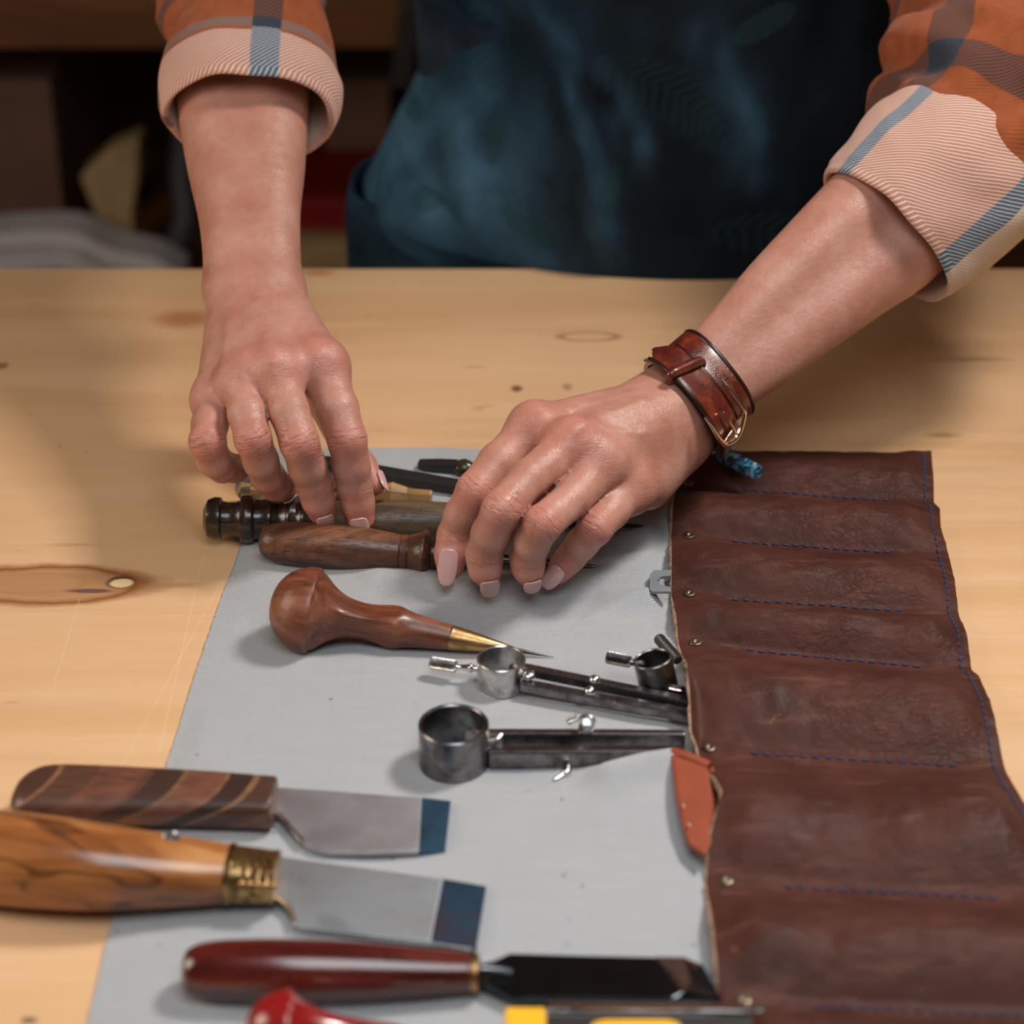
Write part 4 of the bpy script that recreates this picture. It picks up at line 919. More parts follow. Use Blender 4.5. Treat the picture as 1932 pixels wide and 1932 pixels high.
def RH(u, v, r, extra=0.0):          # rest height of a body of radius r on the canvas
    p = P(u, v, r); return float(canvas_h(p[0], p[1]))+r+extra
# stitches: one small shared mesh, copied
sv, sf, sl = tube_arr([V3(-.0014, 0, 0), V3(-.0007, 0, .0003), V3(.0007, 0, .0003), V3(.0014, 0, 0)], [.0003, .00052, .00052, .0003], 6)
st0 = None
def stitch(c, r, c2, r2):
    global st0
    p, q = roll_pt(c, r, .0001)[0], roll_pt(c2, r2, .0001)[0]; m = (p+q)/2; d = q-p
    if st0 is None:
        st0 = mk('stitch', sv+WP[roll], sf, M['thread'], roll, loc=sv); o = st0
    else: o = st0.copy(); COL.objects.link(o)
    o.location = tuple(m-WP[roll]); o.rotation_euler = (0, -math.atan2(d[2], math.hypot(d[0], d[1])), math.atan2(d[1], d[0])+random.uniform(-.12, .12))
for i, (ca, cb) in enumerate(((.22, .835), (.222, .80), (.21, .815), (.235, .835), (.19, .855), (.22, .825), (.23, .80))):
    L = np.linalg.norm(roll_pt(cb, i+1)[0]-roll_pt(ca, i+1)[0]); n = int(L/.0046)
    for k in range(n):
        c = ca+(cb-ca)*(k+.2)/n; c2 = ca+(cb-ca)*(k+.8)/n; stitch(c, i+1, c2, i+1)
r = .06
while r < 7.9:
    dr = .0024/np.linalg.norm(roll_pt(.965, r+.05)[0]-roll_pt(.965, r)[0])*.05; stitch(.966, r, .966, r+dr); r += dr*1.85
# rivets
for i, c in enumerate((.055, .072, .068, .065, .063, .062, .062)):
    p = roll_pt(c, i+1)[0]; rv = []
    prof = [(0, .0027), (.0006, .0029), (.0010, .0027), (.0013, .0020), (.0012, .0013), (.0007, .0009), (.0004, .0002)]
    v_, f_, l_ = lathe_arr(p-V3(0, 0, .0003), p+V3(0, 0, .9997), prof, 18, up=(0, 1, 0)); mk('rivet', v_, f_, M['brass_old'], roll, loc=l_, angle=40)
# ------------------------------------------------------------------ helpers for tools
def tool(name, u, v, label, cat='tool', group=None): return empty(name, P(u, v, .001), label, cat, group)
def round_tool(root, part, rows, u0, v0, h0, u1, v1, h1, mat, seg=36, n=5, sm=True, **k):
    A_, B_ = P(u0, v0, h0), P(u1, v1, h1); pr = pxprof(A_, B_, rows, u0, u1)
    if sm: pr = dens([tuple(list(q)+[0]*0) for q in pr], n)
    return lathe(part, A_, B_, pr, mat, root, seg, **k)
# --- dark turned handle under the fingertips
t = tool('turned_awl', 620, 985, 'dark turned wooden tool with bulbous ringed end held under the fingertips')
h0, h1 = RH(600, 985, .0098), RH(900, 985, .0098)
A_, B_ = P(385, 978, h0), P(1210, 992, .006)
rows = [(383, .5), (385, 22), (392, 36), (405, 41), (416, 40.5), (418, 38), (419, 34), (430, 31), (445, 32), (453, 36), (455, 44), (462, 46.5), (470, 46), (476, 45), (480, 41), (481, 39), (492, 37), (504, 39), (507, 42), (511, 42), (514, 38), (526, 34), (538, 38), (541, 41), (545, 41), (548, 37), (558, 34), (566, 37), (569, 40), (573, 40), (576, 36), (590, 34), (600, 36)]
lathe('turned_pommel', A_, B_, pxprof(A_, B_, rows, 385, 1210), M['wenge'], t, 40, angle=30)
rows = [(598, 36), (640, 38), (700, 40), (780, 41), (850, 38), (900, 31), (930, 22)]
lathe('handle', A_, B_, pxprof(A_, B_, rows, 385, 1210), M['ovangkol'], t, 40, angle=30)['label'] = 'olive brown handle'
lathe('shank', A_, B_, pxprof(A_, B_, [(925, 14), (960, 12), (1060, 9), (1150, 7), (1200, 5), (1212, 2)], 385, 1210), M['black'], t, 14, flat=.6)
# --- walnut handle
t = tool('walnut_awl', 660, 1030, 'walnut handled tool with turned flared collar in front of the dark turned handle')
A_, B_ = P(490, 1021, RH(600, 1030, .0092)), P(1120, 1068, .0075)
rows = [(489, .5), (491, 16), (498, 27), (512, 35), (535, 40), (570, 42.5), (620, 43.5), (660, 43), (700, 40), (735, 35.5), (756, 33)]
lathe('handle', A_, B_, dens(pxprof(A_, B_, rows, 490, 1120), 4), M['walnut'], t, 40)
rows = [(756, 32), (757.5, 31), (759, 33), (771, 33.5), (772, 31), (774, 31), (775, 34), (785, 36), (796, 41), (801, 45), (804, 44.5), (812, 36), (815, 30), (817, 28.5), (818, 30), (838, 29), (842, 27)]
lathe('turned_collar', A_, B_, pxprof(A_, B_, rows, 490, 1120), M['walnut'], t, 40, angle=28)
lathe('shank', A_, B_, pxprof(A_, B_, [(840, 20), (870, 17), (940, 12), (1020, 9), (1090, 6), (1122, 3)], 490, 1120), M['steel_dark'], t, 16, flat=.8)
# --- chequered handle behind them
t = tool('chequered_tool', 600, 925, 'chequered pale and dark laminated octagonal handle behind the dark turned handle')
A_, B_ = P(443, 920, RH(500, 920, .0056)), P(822, 938, .0085)
lathe('handle', A_, B_, pxprof(A_, B_, [(444, 2), (446, 14), (454, 22), (470, 25), (500, 26), (560, 23), (640, 22), (700, 20)], 443, 822), M['checker'], t, 8, rot=math.pi/8, angle=20)
lathe('facet_collar', A_, B_, pxprof(A_, B_, [(700, 19), (724, 22), (740, 26), (769, 17), (770, 15)], 443, 822), M['light_wood'], t, 8, rot=math.pi/2, angle=15)
lathe('ferrule', A_, B_, pxprof(A_, B_, [(770, 14.5), (812, 14), (815, 13)], 443, 822), M['light_wood'], t, 8, rot=math.pi/2, angle=15)
# --- flat black bar
t = tool('flat_bar_tool', 780, 895, 'long flat black bar tool lying between the two hands')
a, b = P(606, 872, .0075), P(1010, 944, .0052); d_, u_, s_ = frame(b-a)
hw, hh = .0040, .0022
rings = [[p+s_*x*k+u_*z*k for x, z in ((-hw, -hh), (hw, -hh), (hw, hh), (-hw, hh))] for p, k in ((a, .85), (a+(b-a)*.02, 1), (a+(b-a)*.8, 1), (b, .6))]
v_, f_ = loft_arr(np.array(rings)); bevel(mk('bar', v_, f_, M['black'], t, smooth=False), .0006)
lathe('tapered_point', b, b+(b-a)*.22, [(0, .0022), (.6, .0012), (1, .0003)], M['steel_dark'], t, 10)
lathe('grip', a-(b-a)*.10, a, [(0, .002), (.1, .0045), (.9, .0048), (1, .0035)], M['wenge'], t, 16)
# --- small black tool with a round collar
t = tool('black_punch', 850, 885, 'short black chisel tipped tool with round olive collar at the top of the canvas')
a, b = P(790, 878, .0050), P(1010, 896, .0065); d_, u_, s_ = frame(b-a)
rings = []
for q, w, h_, zz in ((0, .0024, .0018, .0008), (.05, .0028, .0024, .0003), (.16, .0032, .0034, -.0002), (.33, .0030, .0042, -.0004)):
    p = a+(b-a)*q+u_*zz; rings.append([p+s_*x+u_*z for x, z in ((-w, -h_), (w, -h_), (w, h_), (-w, h_))])
v_, f_ = loft_arr(np.array(rings)); bevel(mk('blade', v_, f_, M['black'], t, smooth=False), .0005)
lathe('collar', a, b, [(.31, .0022), (.32, .0036), (.35, .0046), (.39, .0052), (.43, .0046), (.455, .0038), (.46, .003)], M['olive_ball'], t, 24)
lathe('handle', a, b, [(.45, .0034), (.5, .0042), (.8, .0050), (1, .0045), (1.02, .002)], M['wenge'], t, 24)
# --- palm handled graver
t = tool('palm_graver', 700, 1180, 'mushroom handled reddish wood awl with brass ferrule on the canvas')
A_ = P(520, 1140, RH(560, 1150, .0175)); B_ = P(1045, 1240, .0028)
rows = [(511, 1, 2, 1), (513, 22, 2, 1), (520, 42, 2, 1), (534, 61, 2, 1), (552, 74, 2, 1), (570, 81, 2, 1), (584, 83, 2, 1), (590, 83, 2, 1), (594, 82, 2, 1), (598, 74, 2.1, 1), (606, 62, 3.2, 1), (620, 47, 5, 1), (640, 35, 6.5, 1), (662, 30, 7, .96), (692, 28, 7, .95), (722, 31, 6, .98), (742, 35, 4, 1), (757, 38, 2.2, 1), (775, 34, 2, 1), (800, 30, 2, 1), (830, 26.5, 2, 1), (850, 24, 2, 1)]
lathe('handle', A_, B_, dens(pxprof(A_, B_, rows, 520, 1045), 4), M['cherry'], t, 72, angle=22, rot=.12)
lathe('ferrule', A_, B_, dens(pxprof(A_, B_, [(850, 23.5), (853, 24), (858, 23.2), (890, 19), (930, 12.5), (960, 7), (972, 4.5), (974, 3)], 520, 1045), 3), M['brass'], t, 32, angle=40)
lathe('needle', A_, B_, pxprof(A_, B_, [(968, 4), (985, 4.4), (1010, 3), (1045, .5)], 520, 1045), M['steel_dark'], t, 8)
# --- dividers
def ring_band(name, c, r, z0, z1, tk, mat, root, tilt=(0, 0), seg=48):
    R_ = Matrix.Rotation(tilt[0], 3, 'X') @ Matrix.Rotation(tilt[1], 3, 'Y'); R_ = np.array(R_); th = np.linspace(0, 2*math.pi, seg, endpoint=False)
    e = tk*.3; pr = [(r, z0+e), (r, z1-e), (r-e, z1), (r-tk+e, z1), (r-tk, z1-e), (r-tk, z0+e), (r-tk+e, z0), (r-e, z0)]
    rings = [np.stack([q*np.cos(th), q*np.sin(th), np.full(seg, z)], 1)@R_.T+c for q, z in pr]; rings.append(rings[0])
    v, f = loft_arr(np.array(rings), False, False); o = mk(name, v, [q[::-1] for q in f], mat, root, angle=40); return o
def barpart(name, a, b, w, h, mat, root, taper=1.0, bw=.0004):
    d_, u_, s_ = frame(b-a); rings = [[p+s_*x*k+u_*z*k for x, z in ((-w/2, -h/2), (w/2, -h/2), (w/2, h/2), (-w/2, h/2))] for p, k in ((a, 1), (a*.4+b*.6, 1), (b, taper))]
    v, f = loft_arr(np.array(rings)); return bevel(mk(name, v, f, mat, root, smooth=False), bw)
def knurled(name, a, b, r, mat, root, n=26, rings=16):
    d_, u_, s_ = frame(b-a); rr = []
    for i in range(rings+1):
        th = np.linspace(0, 2*math.pi, n*2, endpoint=False); k = r*(1+.07*np.where((np.arange(n*2)+i) % 2 == 0, 1, -1)); 
        if i in (0, rings): k = k*.82
        rr.append(a+(b-a)*i/rings+np.outer(k*np.cos(th), s_)+np.outer(k*np.sin(th), u_))
    v, f = loft_arr(np.array(rr)); return mk(name, v, [q[::-1] for q in f], mat, root, smooth=False)
# small divider, ring at the middle
t = tool('spring_divider', 1040, 1290, 'small bright steel spring divider with ring and knurled knob', 'divider', None)
R1 = P(946, 1293, .003); r1 = mm(46, R1); ring_band('spring_ring', R1, r1, 0, .0135, .0011, M['steel'], t)
zc = .0085
a = P(988, 1266, zc+.003); b = P(1400, 1348, .006)
barpart('leg', P(984, 1262, .0115), P(1302, 1326, .0085), .0042, .0040, M['steel_dark'], t, .9)
barpart('leg', P(984, 1292, .0085), P(1304, 1354, .0060), .0042, .0040, M['steel_dark'], t, .9)
for u, v, h_ in ((1122, 1282, .0125), (1113, 1303, .0105)): ball('rivet_head', P(u, v, h_), .0024, M['steel_bright'], t, (1, 1, .8))
ball('pivot_stud', P(996, 1274, .0115), .0031, M['steel'], t, (1.1, 1, .6))
knurled('knurled_knob', P(812, 1250, .0095), P(862, 1258, .0095), mm(11.5, R1), M['steel'], t)
lathe('knob_stem', P(861, 1258, .0095), P(906, 1262, .0095), [(0, .0014), (.1, .0011), (.4, .0013), (.6, .0020), (.75, .0012), (1, .0013)], M['steel_bright'], t, 14)
barpart('fulcrum', P(962, 1262, .0085), P(994, 1270, .0085), .003, .0042, M['steel_dark'], t)
# second small divider at the pocket
t = tool('spring_divider', 1240, 1270, 'small dark steel spring divider tucked against the leather pocket edge', 'divider', None)
R2 = P(1243, 1296, .0065); r2 = mm(37, R2); ring_band('spring_ring', R2, r2, 0, .0140, .0011, M['steel_dark'], t, (-.05, -.22))
knurled('knurled_knob', P(1144, 1240, .0155), P(1190, 1249, .0150), mm(11, R2), M['steel_dark'], t)
lathe('knob_stem', P(1189, 1249, .0150), P(1216, 1254, .0148), [(0, .0016), (.5, .0013), (1, .0016)], M['steel_dark'], t, 12)
knurled('threaded_rod', P(1242, 1203, .0125), P(1280, 1246, .0105), mm(11, R2), M['black'], t, 14, 20)
barpart('leg', P(1258, 1300, .0100), P(1306, 1310, .0075), .0040, .0036, M['steel_dark'], t, .8)
# large divider
t = tool('large_spring_divider', 1000, 1400, 'large dark steel spring divider with wide ring beneath the small ones', 'divider', None)
R3 = P(857, 1441, .0025); r3 = mm(66, R3); ring_band('spring_ring', R3, r3, 0, .0195, .0016, M['steel_dark'], t, (.02, .0), 64)
ra = P(924, 1424, .0085)
barpart('leg', P(921, 1430, .0068), P(1292, 1428, .0060), .0050, .0088, M['steel_dark'], t, .95, .0009)
barpart('leg', P(921, 1396, .0078), P(1292, 1397, .0068), .0040, .0088, M['steel_dark'], t, .95, .0009)
pz = [P(876, 1370, .0155), P(924, 1378, .0155), P(950, 1383, .0150), P(940, 1394, .0145), P(918, 1399, .0145)]
prism('fulcrum', pz, .008, M['steel'], t, .0005)
lathe('adjusting_screw', P(1104, 1384, .0045), P(1108, 1358, .0190), [(0, .0018), (.15, .0019), (.2, .0033), (.85, .0035), (.97, .0026), (1.0, .0005)], M['steel_bright'], t, 24, angle=30)
knurled('threaded_screw', P(1070, 1362, .0100), P(1092, 1352, .0120), .0014, M['steel'], t, 10, 8)
ball('screw_head', P(1069, 1458, .0040), .0022, M['steel_bright'], t); tube('screw_shaft', [P(1046, 1472, .0035), P(1069, 1458, .0040), P(1076, 1434, .0055)], .0010, M['steel'], t, 8)
# --- grey plate with a hole peeking from a pocket
t = tool('slotted_plate', 1250, 1095, 'small grey slotted plate sticking out of a leather pocket below the hand')
out = [P(u, v, .0095) for u, v in ((1266, 1116), (1231, 1116), (1226, 1111), (1226, 1083), (1234, 1076), (1266, 1075))]
inn = [P(u, v, .0095) for u, v in ((1266, 1107), (1256, 1106), (1243, 1101), (1240, 1096), (1247, 1088), (1266, 1086))]
vv, ff = [], []
for z in (0, -.0012):
    for q in out+inn: vv.append(q+V3(0, 0, z))
for i in range(5): ff += [[i, i+1, 7+i, 6+i], [12+6+i, 12+7+i, 12+i+1, 12+i], [i, 12+i, 13+i, i+1], [7+i, 19+i, 18+i, 6+i]]
mk('plate', vv, [f[::-1] for f in ff], M['grey_plastic'], t, smooth=False)
# --- blue patterned awl on the leather
t = tool('blue_wrapped_awl', 1390, 868, 'short blue patterned cord wrapped handle on the leather beside the bracelet')
A_, B_ = P(1352, 852, .0165), P(1430, 893, .0165)
th_ = [(0, .0028), (.04, .0036)]
for i in range(9): th_ += [(.06+i*.098, .0040), (.10+i*.098, .0042), (.14+i*.098, .0037)]
th_ += [(.96, .0040), (.99, .0034), (1, .0015)]
lathe('wrapped_handle', A_, B_, th_, M['bluewrap'], t, 24); lathe('steel_shank', A_-(B_-A_)*.7, A_, [(0, .0006), (.2, .0014), (1, .0018)], M['steel_dark'], t, 10)
# --- orange folded leather sheath
t = tool('orange_leather_sheath', 1310, 1520, 'orange leather sheath slipped between canvas and brown leather pocket', 'sheath')
f1 = [P(1266, 1421, .0135), P(1336, 1448, .0135), P(1350, 1530, .0115), P(1345, 1580, .0105), P(1332, 1612, .0095), P(1300, 1590, .0098), P(1287, 1552, .0105), P(1275, 1490, .0125)]
prism('front_flap', f1, .0022, M['orange_leather'], t, .0007)
f2 = [P(1276, 1420, .0090), P(1348, 1446, .0085), P(1356, 1540, .0075), P(1345, 1598, .0062), P(1310, 1590, .0062), P(1290, 1540, .0075)]
prism('back_flap', f2, .0022, M['orange_leather'], t, .0007)
tube('folded_edge', [P(1268, 1421, .0118), P(1300, 1431, .0120), P(1338, 1447, .0115)], .0024, M['orange_leather'], t, 10, 3)
for k in (1, 3):
    p = P(1283+k*5.5, 1500+k*18, .0137-.0007*k); v_, f_, l_ = tube_arr([p, p+V3(.0004, -.0018, .0001)], .0003, 5); mk('stitch', v_, f_, M['cream_flannel'], t)
# --- paring knife with striped laminated handle
t = tool('laminated_knife', 430, 1520, 'skiving knife with diagonally striped brown handle and bluish cutting edge', 'knife')
def loft_handle(name, secs, mat, root, e=3.6, seg=40, pw=1):
    """secs: (u, v centre, half height px, half depth px, h)"""
    rings, lc = [], []; cs = [P(q[0], q[1], q[4]) for q in secs]; L = 0
    th = np.linspace(0, 2*math.pi, seg, endpoint=False); cx_, sx_ = np.cos(th), np.sin(th); d_, u_, s_ = frame(cs[-1]-cs[0])
    for i, q in enumerate(secs):
        ee = q[5] if len(q) > 5 else e; k = (np.abs(cx_)**ee+np.abs(sx_)**ee)**(-1/ee); p = cs[i]; a_, b_ = mm(q[3], p), mm(q[2], p)
        rings.append(p+np.outer(cx_*k*a_, s_)+np.outer(sx_*k*b_, u_)); L = float(np.dot(p-cs[0], d_)); lc.append(np.stack([np.full(seg, L), cx_*k*a_, sx_*k*b_], 1))
    v, f = loft_arr(np.array(rings)); return mk(name, v, [q[::-1] for q in f], mat, root, loc=np.array(lc).reshape(-1, 3), angle=32)
def zsecs(rows, n=4): return [tuple(q) for q in dens(rows, n)]
loft_handle('handle', zsecs([(26, 1505, 12, 26, .010, 2.4), (34, 1504, 24, 46, .010, 2.4), (55, 1500, 33, 62, .0105, 2.5), (90, 1497, 37, 70, .0105, 2.6), (170, 1499, 38, 70, .0105, 2.7), (280, 1503, 37, 66, .0105, 3), (400, 1508, 36, 60, .0105, 3.4), (490, 1513, 35, 56, .0105, 3.6), (512, 1514, 34.5, 55, .0105, 3.6), (518, 1514, 33, 52, .0105, 3.4)]), M['laminate'], t)
bl = [(508, 1484), (600, 1490), (700, 1498), (796, 1505), (790, 1604), (700, 1607), (620, 1607), (590, 1600), (570, 1588), (548, 1562), (528, 1542), (508, 1534)]
bo_ = prism('blade', [P(u, v, .0060) for u, v in bl], .0020, M['blade'], t, .0003)
bv = [P(796, 1505, .0060), P(850, 1511, .0042), P(840, 1603, .0042), P(790, 1604, .0060)]
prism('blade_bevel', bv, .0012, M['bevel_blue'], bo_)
tube('shoulder', [P(514, 1530, .0062), P(530, 1541, .0062), P(549, 1563, .006), P(572, 1590, .006)], .0010, M['steel'], t, 8, 3)
# --- knife with golden wooden handle and ornate brass collar
t = tool('golden_wood_knife', 300, 1650, 'large knife with golden striped wooden handle and ornate brass collar', 'knife')
loft_handle('handle', zsecs([(-190, 1590, 20, 40, .017, 2.2), (-170, 1592, 60, 60, .017, 2.2), (-100, 1603, 82, 78, .0175, 2.2), (0, 1618, 88, 84, .0175, 2.2), (100, 1628, 86, 84, .0175, 2.2), (200, 1637, 78, 80, .017, 2.2), (300, 1643, 67, 72, .0155, 2.2), (380, 1647, 58, 64, .0140, 2.2), (432, 1649, 52, 58, .0130, 2.2)]), M['zebra'], t, 2.2)
lathe('handle_pin', P(322, 1583, .0250), P(322, 1583, .0275), [(0, .003), (.9, .003), (1, .0025)], M['steel_dark'], t, 14, up=(0, 1, 0))
loft_handle('brass_collar', [(430, 1649, 52, 58, .0130), (440, 1650, 53, 58, .0130), (441, 1650, 49, 54, .0130), (515, 1656, 46, 50, .0120), (516, 1656, 48, 52, .0120), (523, 1657, 47, 51, .0120), (525, 1657, 40, 44, .0120)], M['collar'], t, 2.6)
for k in range(4):
    u = 452+k*18; rg = [P(u+6*math.cos(a_)+2, 1640+22*math.sin(a_)+k*2, .0205+.0006*math.cos(a_)-.0035*(max(0, math.sin(a_)))) for a_ in np.linspace(0, 2*math.pi, 13)]
    tube('scroll_relief', rg, .0008, M['brass'], t, 6); 
for k in range(5):
    u = 456+k*15; ball('relief_bead', P(u, 1668+k, .0170), .0016, M['brass'], t)
bl = [(515, 1614), (600, 1626), (720, 1642), (836, 1658), (812, 1776), (700, 1764), (600, 1752), (562, 1748), (552, 1735), (546, 1716), (530, 1700), (510, 1692)]
bo_ = prism('blade', [P(u, v, .0065) for u, v in bl], .0024, M['blade2'], t, .0003)
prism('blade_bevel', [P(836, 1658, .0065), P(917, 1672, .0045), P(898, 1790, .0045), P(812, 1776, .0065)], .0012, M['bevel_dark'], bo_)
tube('shoulder', [P(506, 1690, .0068), P(528, 1699, .0068), P(547, 1716, .0066), P(556, 1744, .0064)], .0011, M['steel_bright'], t, 8, 3)
tube('blade_edge', [P(560, 1750, .0055), P(700, 1767, .0055), P(812, 1779, .0055), P(890, 1791, .0040)], .0007, M['steel'], t, 6)
# --- dark red handled skew
t = tool('red_handled_knife', 640, 1835, 'polished dark red wooden handle with copper ferrule and blackened skew blade', 'knife')
loft_handle('handle', zsecs([(345, 1832, 12, 14, .0115, 2), (347, 1832, 30, 30, .0115, 2), (358, 1832, 44, 44, .0115, 2), (390, 1832, 55, 54, .0115, 2), (450, 1832, 60, 58, .0118, 2), (560, 1833, 62, 60, .0120, 2), (680, 1834, 57, 56, .0115, 2), (800, 1835, 46, 46, .0105, 2), (880, 1835, 38, 38, .0100, 2), (890, 1835, 36, 36, .0100, 2)]), M['redwood'], t, 2.0)
loft_handle('ferrule', [(888, 1835, 37, 37, .0100), (890, 1835, 38, 38, .0100), (902, 1835, 37, 37, .0100), (905, 1835, 33, 33, .0100)], M['brass'], t, 2.0)
bl = [(900, 1818), (930, 1812), (962, 1798), (1100, 1802), (1236, 1805), (1290, 1872), (1270, 1884), (1100, 1884), (980, 1884), (962, 1878), (930, 1862), (900, 1850)]
bo_ = prism('blade', [P(u, v, .0085) for u, v in bl], .0030, M['black_blade'], t, .0005)
prism('blade_bevel', [P(1236, 1805, .0085), P(1290, 1806, .0062), P(1318, 1818, .0060), P(1300, 1860, .0062), P(1290, 1872, .0085)], .0015, M['bevel_reflection'], bo_)
prism('blade_tip', [P(1290, 1806, .0062), P(1325, 1820, .0058), P(1362, 1884, .0058), P(1270, 1884, .0068), P(1290, 1872, .0085), P(1305, 1850, .0062)], .0030, M['black_blade'], t)
tube('tang', [P(905, 1836, .0095), P(940, 1836, .0088), P(965, 1838, .0085)], [.0036, .0028, .0022], M['black_blade'], t, 12)
# --- bright red tool at the bottom edge
t = tool('red_palm_tool', 560, 1920, 'glossy bright red palm handle at the bottom edge below the dark red handle')
A_ = P(470, 1938, .019); B_ = P(760, 1968, .010)
g_ = G('bright_red_wood', .22); g_.color((0.26, .010, .010)); g_.set('Coat Weight', .6)
rows = [(462, 1), (466, 26), (480, 50), (500, 66), (520, 76), (534, 80), (540, 79), (552, 68), (575, 55), (610, 44), (650, 37), (700, 35), (740, 34), (760, 30)]
lathe('handle', A_, B_, dens(pxprof(A_, B_, rows, 470, 760), 3), g_.m, t, 40, angle=26)
lathe('shank', B_, B_+(B_-A_)*.6, [(0, .004), (.3, .003), (1, .001)], M['steel'], t, 12)
# --- yellow and black snap-off cutter
t = tool('yellow_black_cutter', 1150, 1925, 'black cutter knife with yellow end block and bright metal channel at the bottom edge', 'cutter')
def slab(name, u0, u1, v0, v1, h, tk, mat, bw=.0008): return prism(name, [P(u0, v0, h), P(u1, v0, h), P(u1+4, v1, h), P(u0+2, v1, h)], tk, mat, t, bw)
slab('cutter_body', 1028, 1420, 1914, 2010, .0150, .0125, M['black'])
slab('end_block', 952, 1030, 1898, 2010, .0165, .0145, M['yellow'], .0012)
pts = [(1110, 1945), (1118, 1928), (1140, 1922), (1260, 1922), (1282, 1928), (1290, 1945), (1290, 1990), (1110, 1990)]
prism('thumb_grip', [P(u, v, .0168) for u, v in pts], .0022, M['yellow'], t, .0006)
barpart('metal_channel', P(1032, 1902, .0150), P(1440, 1904, .0150), .0042, .0020, M['steel_bright'], t)
# ------------------------------------------------------------------ leather bracelet round the right wrist
O1, O2 = D(1283, 778, .997), D(1424, 664, 1.006)
axb = nrm(O2-O1); Vb = nrm(-FWD-axb*np.dot(-FWD, axb)); Ub = np.cross(Vb, axb)   # Vb toward the lens, Ub across
if np.dot(Ub, nrm(RGT*.687-UPV*.727)) < 0: Ub = -Ub
bo = D(1313, 747, 1.001)
SG = np.linspace(-.022, .022, 23); PG = np.linspace(-math.pi, math.pi, 73)
S2, P2 = np.meshgrid(SG, PG, indexing='ij'); rad = np.linspace(.008, .040, 90)
dirs = np.cos(P2)[..., None]*Vb+np.sin(P2)[..., None]*Ub; cen = bo+S2[..., None]*axb
dd = arm_d((cen[..., None, :]+dirs[..., None, :]*rad[:, None]).reshape(-1, 3), HR).reshape(S2.shape+(90,))
first = np.argmax(dd > .0008, axis=-1); RG = rad[first]
for _ in range(3): RG = (RG+np.roll(RG, 1, 1)+np.roll(RG, -1, 1))/3; RG[1:-1] = (RG[2:]+RG[:-2]+RG[1:-1])/3
RM = RG.copy()
for _ in range(14): RM = (RM+np.roll(RM, 1, 1)+np.roll(RM, -1, 1))/3; RM[1:-1] = (RM[2:]+RM[:-2]+RM[1:-1])/3
RM = RM+np.clip(RG-RM, 0, None).max()*.35-.0010
def BR(s, ph, off):
    """along the arm (m), angle round the wrist (0 faces the lens, + toward lower right), height over the skin"""
    s = np.asarray(s, float); ph = (np.asarray(ph, float)+math.pi) % (2*math.pi)-math.pi; s, ph = np.broadcast_arrays(s, ph)
    i = np.clip((s-SG[0])/(SG[1]-SG[0]), 0, len(SG)-1.001); j = np.clip((ph-PG[0])/(PG[1]-PG[0]), 0, len(PG)-1.001); a, b = i.astype(int), j.astype(int); fi, fj = i-a, j-b
    r = (RM[a, b]*(1-fj)+RM[a, b+1]*fj)*(1-fi)+(RM[a+1, b]*(1-fj)+RM[a+1, b+1]*fj)*fi+off
    return bo+s[..., None]*axb+r[..., None]*(np.cos(ph)[..., None]*Vb+np.sin(ph)[..., None]*Ub)
br = empty('leather_bracelet', BR(0, math.pi, 0), 'reddish brown tooled leather cuff bracelet with gold buckle on the wrist at the right', 'bracelet')
def strapmesh(name, smin_, smax_, ph0, ph1, off0, off1, mat, closed=False, n=90, m=14, endround=0.0, pt=0.0, matedge=None):
    ph = np.linspace(ph0, ph1, n, endpoint=not closed); rings, lc = [], []
    for q, p_ in enumerate(ph):
        a, b = smin_(p_) if callable(smin_) else smin_, smax_(p_) if callable(smax_) else smax_
        if endround:
            for e0, e1 in ((ph0, 1), (ph1, -1)):
                if pt and e0 == ph0: w = abs(p_-e0)*.022/pt; k = min(1, max(.12, w)) ** .8
                elif e0 == ph1 or not pt: w = abs(p_-e0)*.022/endround; k = math.sqrt(max(0.02, 1-(1-min(1, w))**2))
                mid = (a+b)/2; a, b = mid-(mid-a)*k, mid+(b-mid)*k
        s = np.linspace(a, b, m); u = (s-a)/(b-a); o1 = off1-.0007*np.abs(2*u-1)**6
        tp = BR(s, p_, o1+0*s); bt = BR(s[::-1], p_, off0+0*s); rings.append(np.concatenate([tp, bt]))
        lc.append(np.stack([np.r_[s, s[::-1]]*1.0, np.full(2*m, p_*.022), np.zeros(2*m)], 1))
    R = np.array(rings)
    if closed: R = np.concatenate([R, R[:1]]); lc.append(lc[0])
    v, f = loft_arr(R, not closed, not closed); o = mk(name, v, f, mat, br, loc=np.array(lc).reshape(-1, 3), angle=45); return o
strapmesh('cuff_band', -.0105, .0150, -math.pi, math.pi, .0002, .0030, M['band'], closed=True)
sp_ = strapmesh('strap', -.0125, .0025, -1.20, 1.30, .0040, .0066, M['band'], endround=.003, pt=.009)
tube('strap_keeper', [BR(s, -.40, o_) for s, o_ in ((-.0150, .0015), (-.0142, .0062), (-.0120, .0080), (-.0060, .0084), (.0010, .0082), (.0040, .0066), (.0046, .0030))], [.0019, .0023, .0025, .0026, .0026, .0024, .0020], M['band'], br, 14, 4)
for s_ in (-.0124, .0024): tube('burnished_edge', [BR(s_, p_, .0053) for p_ in np.linspace(-.92, 1.22, 24)], .0011, M['band_dark_edge'], sp_, 8)
tube('burnished_edge', [BR(.0150, p_, .0017) for p_ in np.linspace(-1.6, 1.6, 30)], .0013, M['band_dark_edge'], br, 8)
strapmesh('lining_edge', -.0128, -.0108, -1.15, 1.35, .0030, .0042, M['band_edge'])
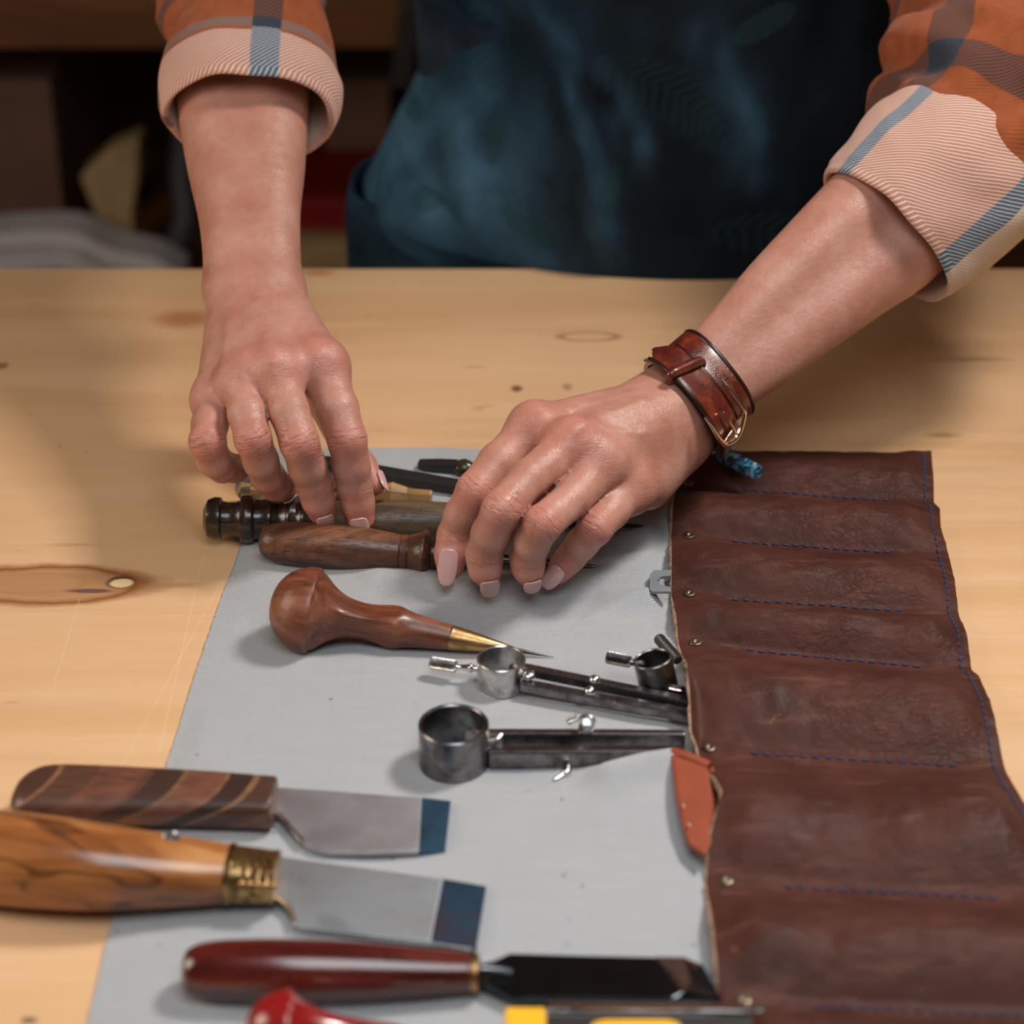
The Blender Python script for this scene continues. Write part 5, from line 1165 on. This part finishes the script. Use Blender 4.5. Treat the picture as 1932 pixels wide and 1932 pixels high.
for p_ in (-.06, .16, .36):
    q = BR(-.0045, p_, .0066); q2 = BR(-.0045, p_, .0072); lathe('strap_hole', q-(q2-q)*1.5, q+(q2-q)*.12, [(0, .0010), (1, .00105)], M['band_dark'], br, 12, cap=True)
def fine(name, pts, off, mat, r=.00022): return tube(name, [BR(s, p_, off) for s, p_ in pts], r, mat, br, 6, 3)
# buckle: open frame, shaped bar and prong
fr_ = [(.0058, .04, .0080), (.0060, .30, .0086), (.0062, .62, .0088), (.0050, .74, .0088), (-.0030, .90, .0090), (-.0110, .78, .0088), (-.0135, .62, .0086), (-.0142, .34, .0082), (-.0143, .24, .0078)]
bf_ = tube('buckle_frame', [BR(s, p_, o_) for s, p_, o_ in fr_], [.0008, .0010, .0012, .0014, .0016, .0014, .0012, .0010, .0008], M['gold'], br, 12, 4)
v_, f_ = [], []
for s, p0, p1 in np.array([(-.0125, .70, .80), (-.0085, .70, .90), (-.0035, .72, 1.00), (.0015, .70, .90), (.0050, .68, .77)]):
    v_ += [[BR(s, p0, .0082), BR(s, p1, .0082), BR(s, p1, .0094), BR(s, p0, .0094)]]
v2, f2 = loft_arr(np.array(v_).reshape(5, 4, 3)); bevel(mk('buckle_plate', v2, f2, M['gold'], bf_, smooth=False), .0002)
fine('buckle_prong', [(-.0045, .40), (-.0042, .55), (-.0038, .70), (-.0036, .82)], .0090, M['gold'], .0007)
# tooled marks pressed in the band
mkp = dict(mat=M['band_dark'])
for pts in ([(.0085, -.95), (.0055, -.72), (.0095, -.62)], [(.0070, -.80), (.0088, -.74)], [(.0095, -.20), (.0062, -.05), (.0086, .05)], [(.0055, -.02), (.0045, .14), (.0070, .20), (.0075, .08)], [(.0098, -.02), (.0105, .14)],
            [(.0065, .20), (.0090, .22), (.0085, .33)], [(.0092, .62), (.0080, .82)], [(.0100, .64), (.0088, .84)], [(.0105, .66), (.0098, .82)]):
    fine('tooled_mark', pts, .0029, M['band_dark'], .00020)
for pts in ([(-.0075, -.95), (-.0045, -1.10), (-.0010, -.98)], [(-.0040, -.72), (-.0038, -.70)], [(-.0075, -.55), (-.0040, -.62), (-.0058, -.42)], [(-.0030, -.60), (-.0035, -.42), (-.0015, -.36)], [(-.0010, -.56), (.0000, -.40)]):
    fine('tooled_mark', pts, .0065, M['band_dark'], .00020)
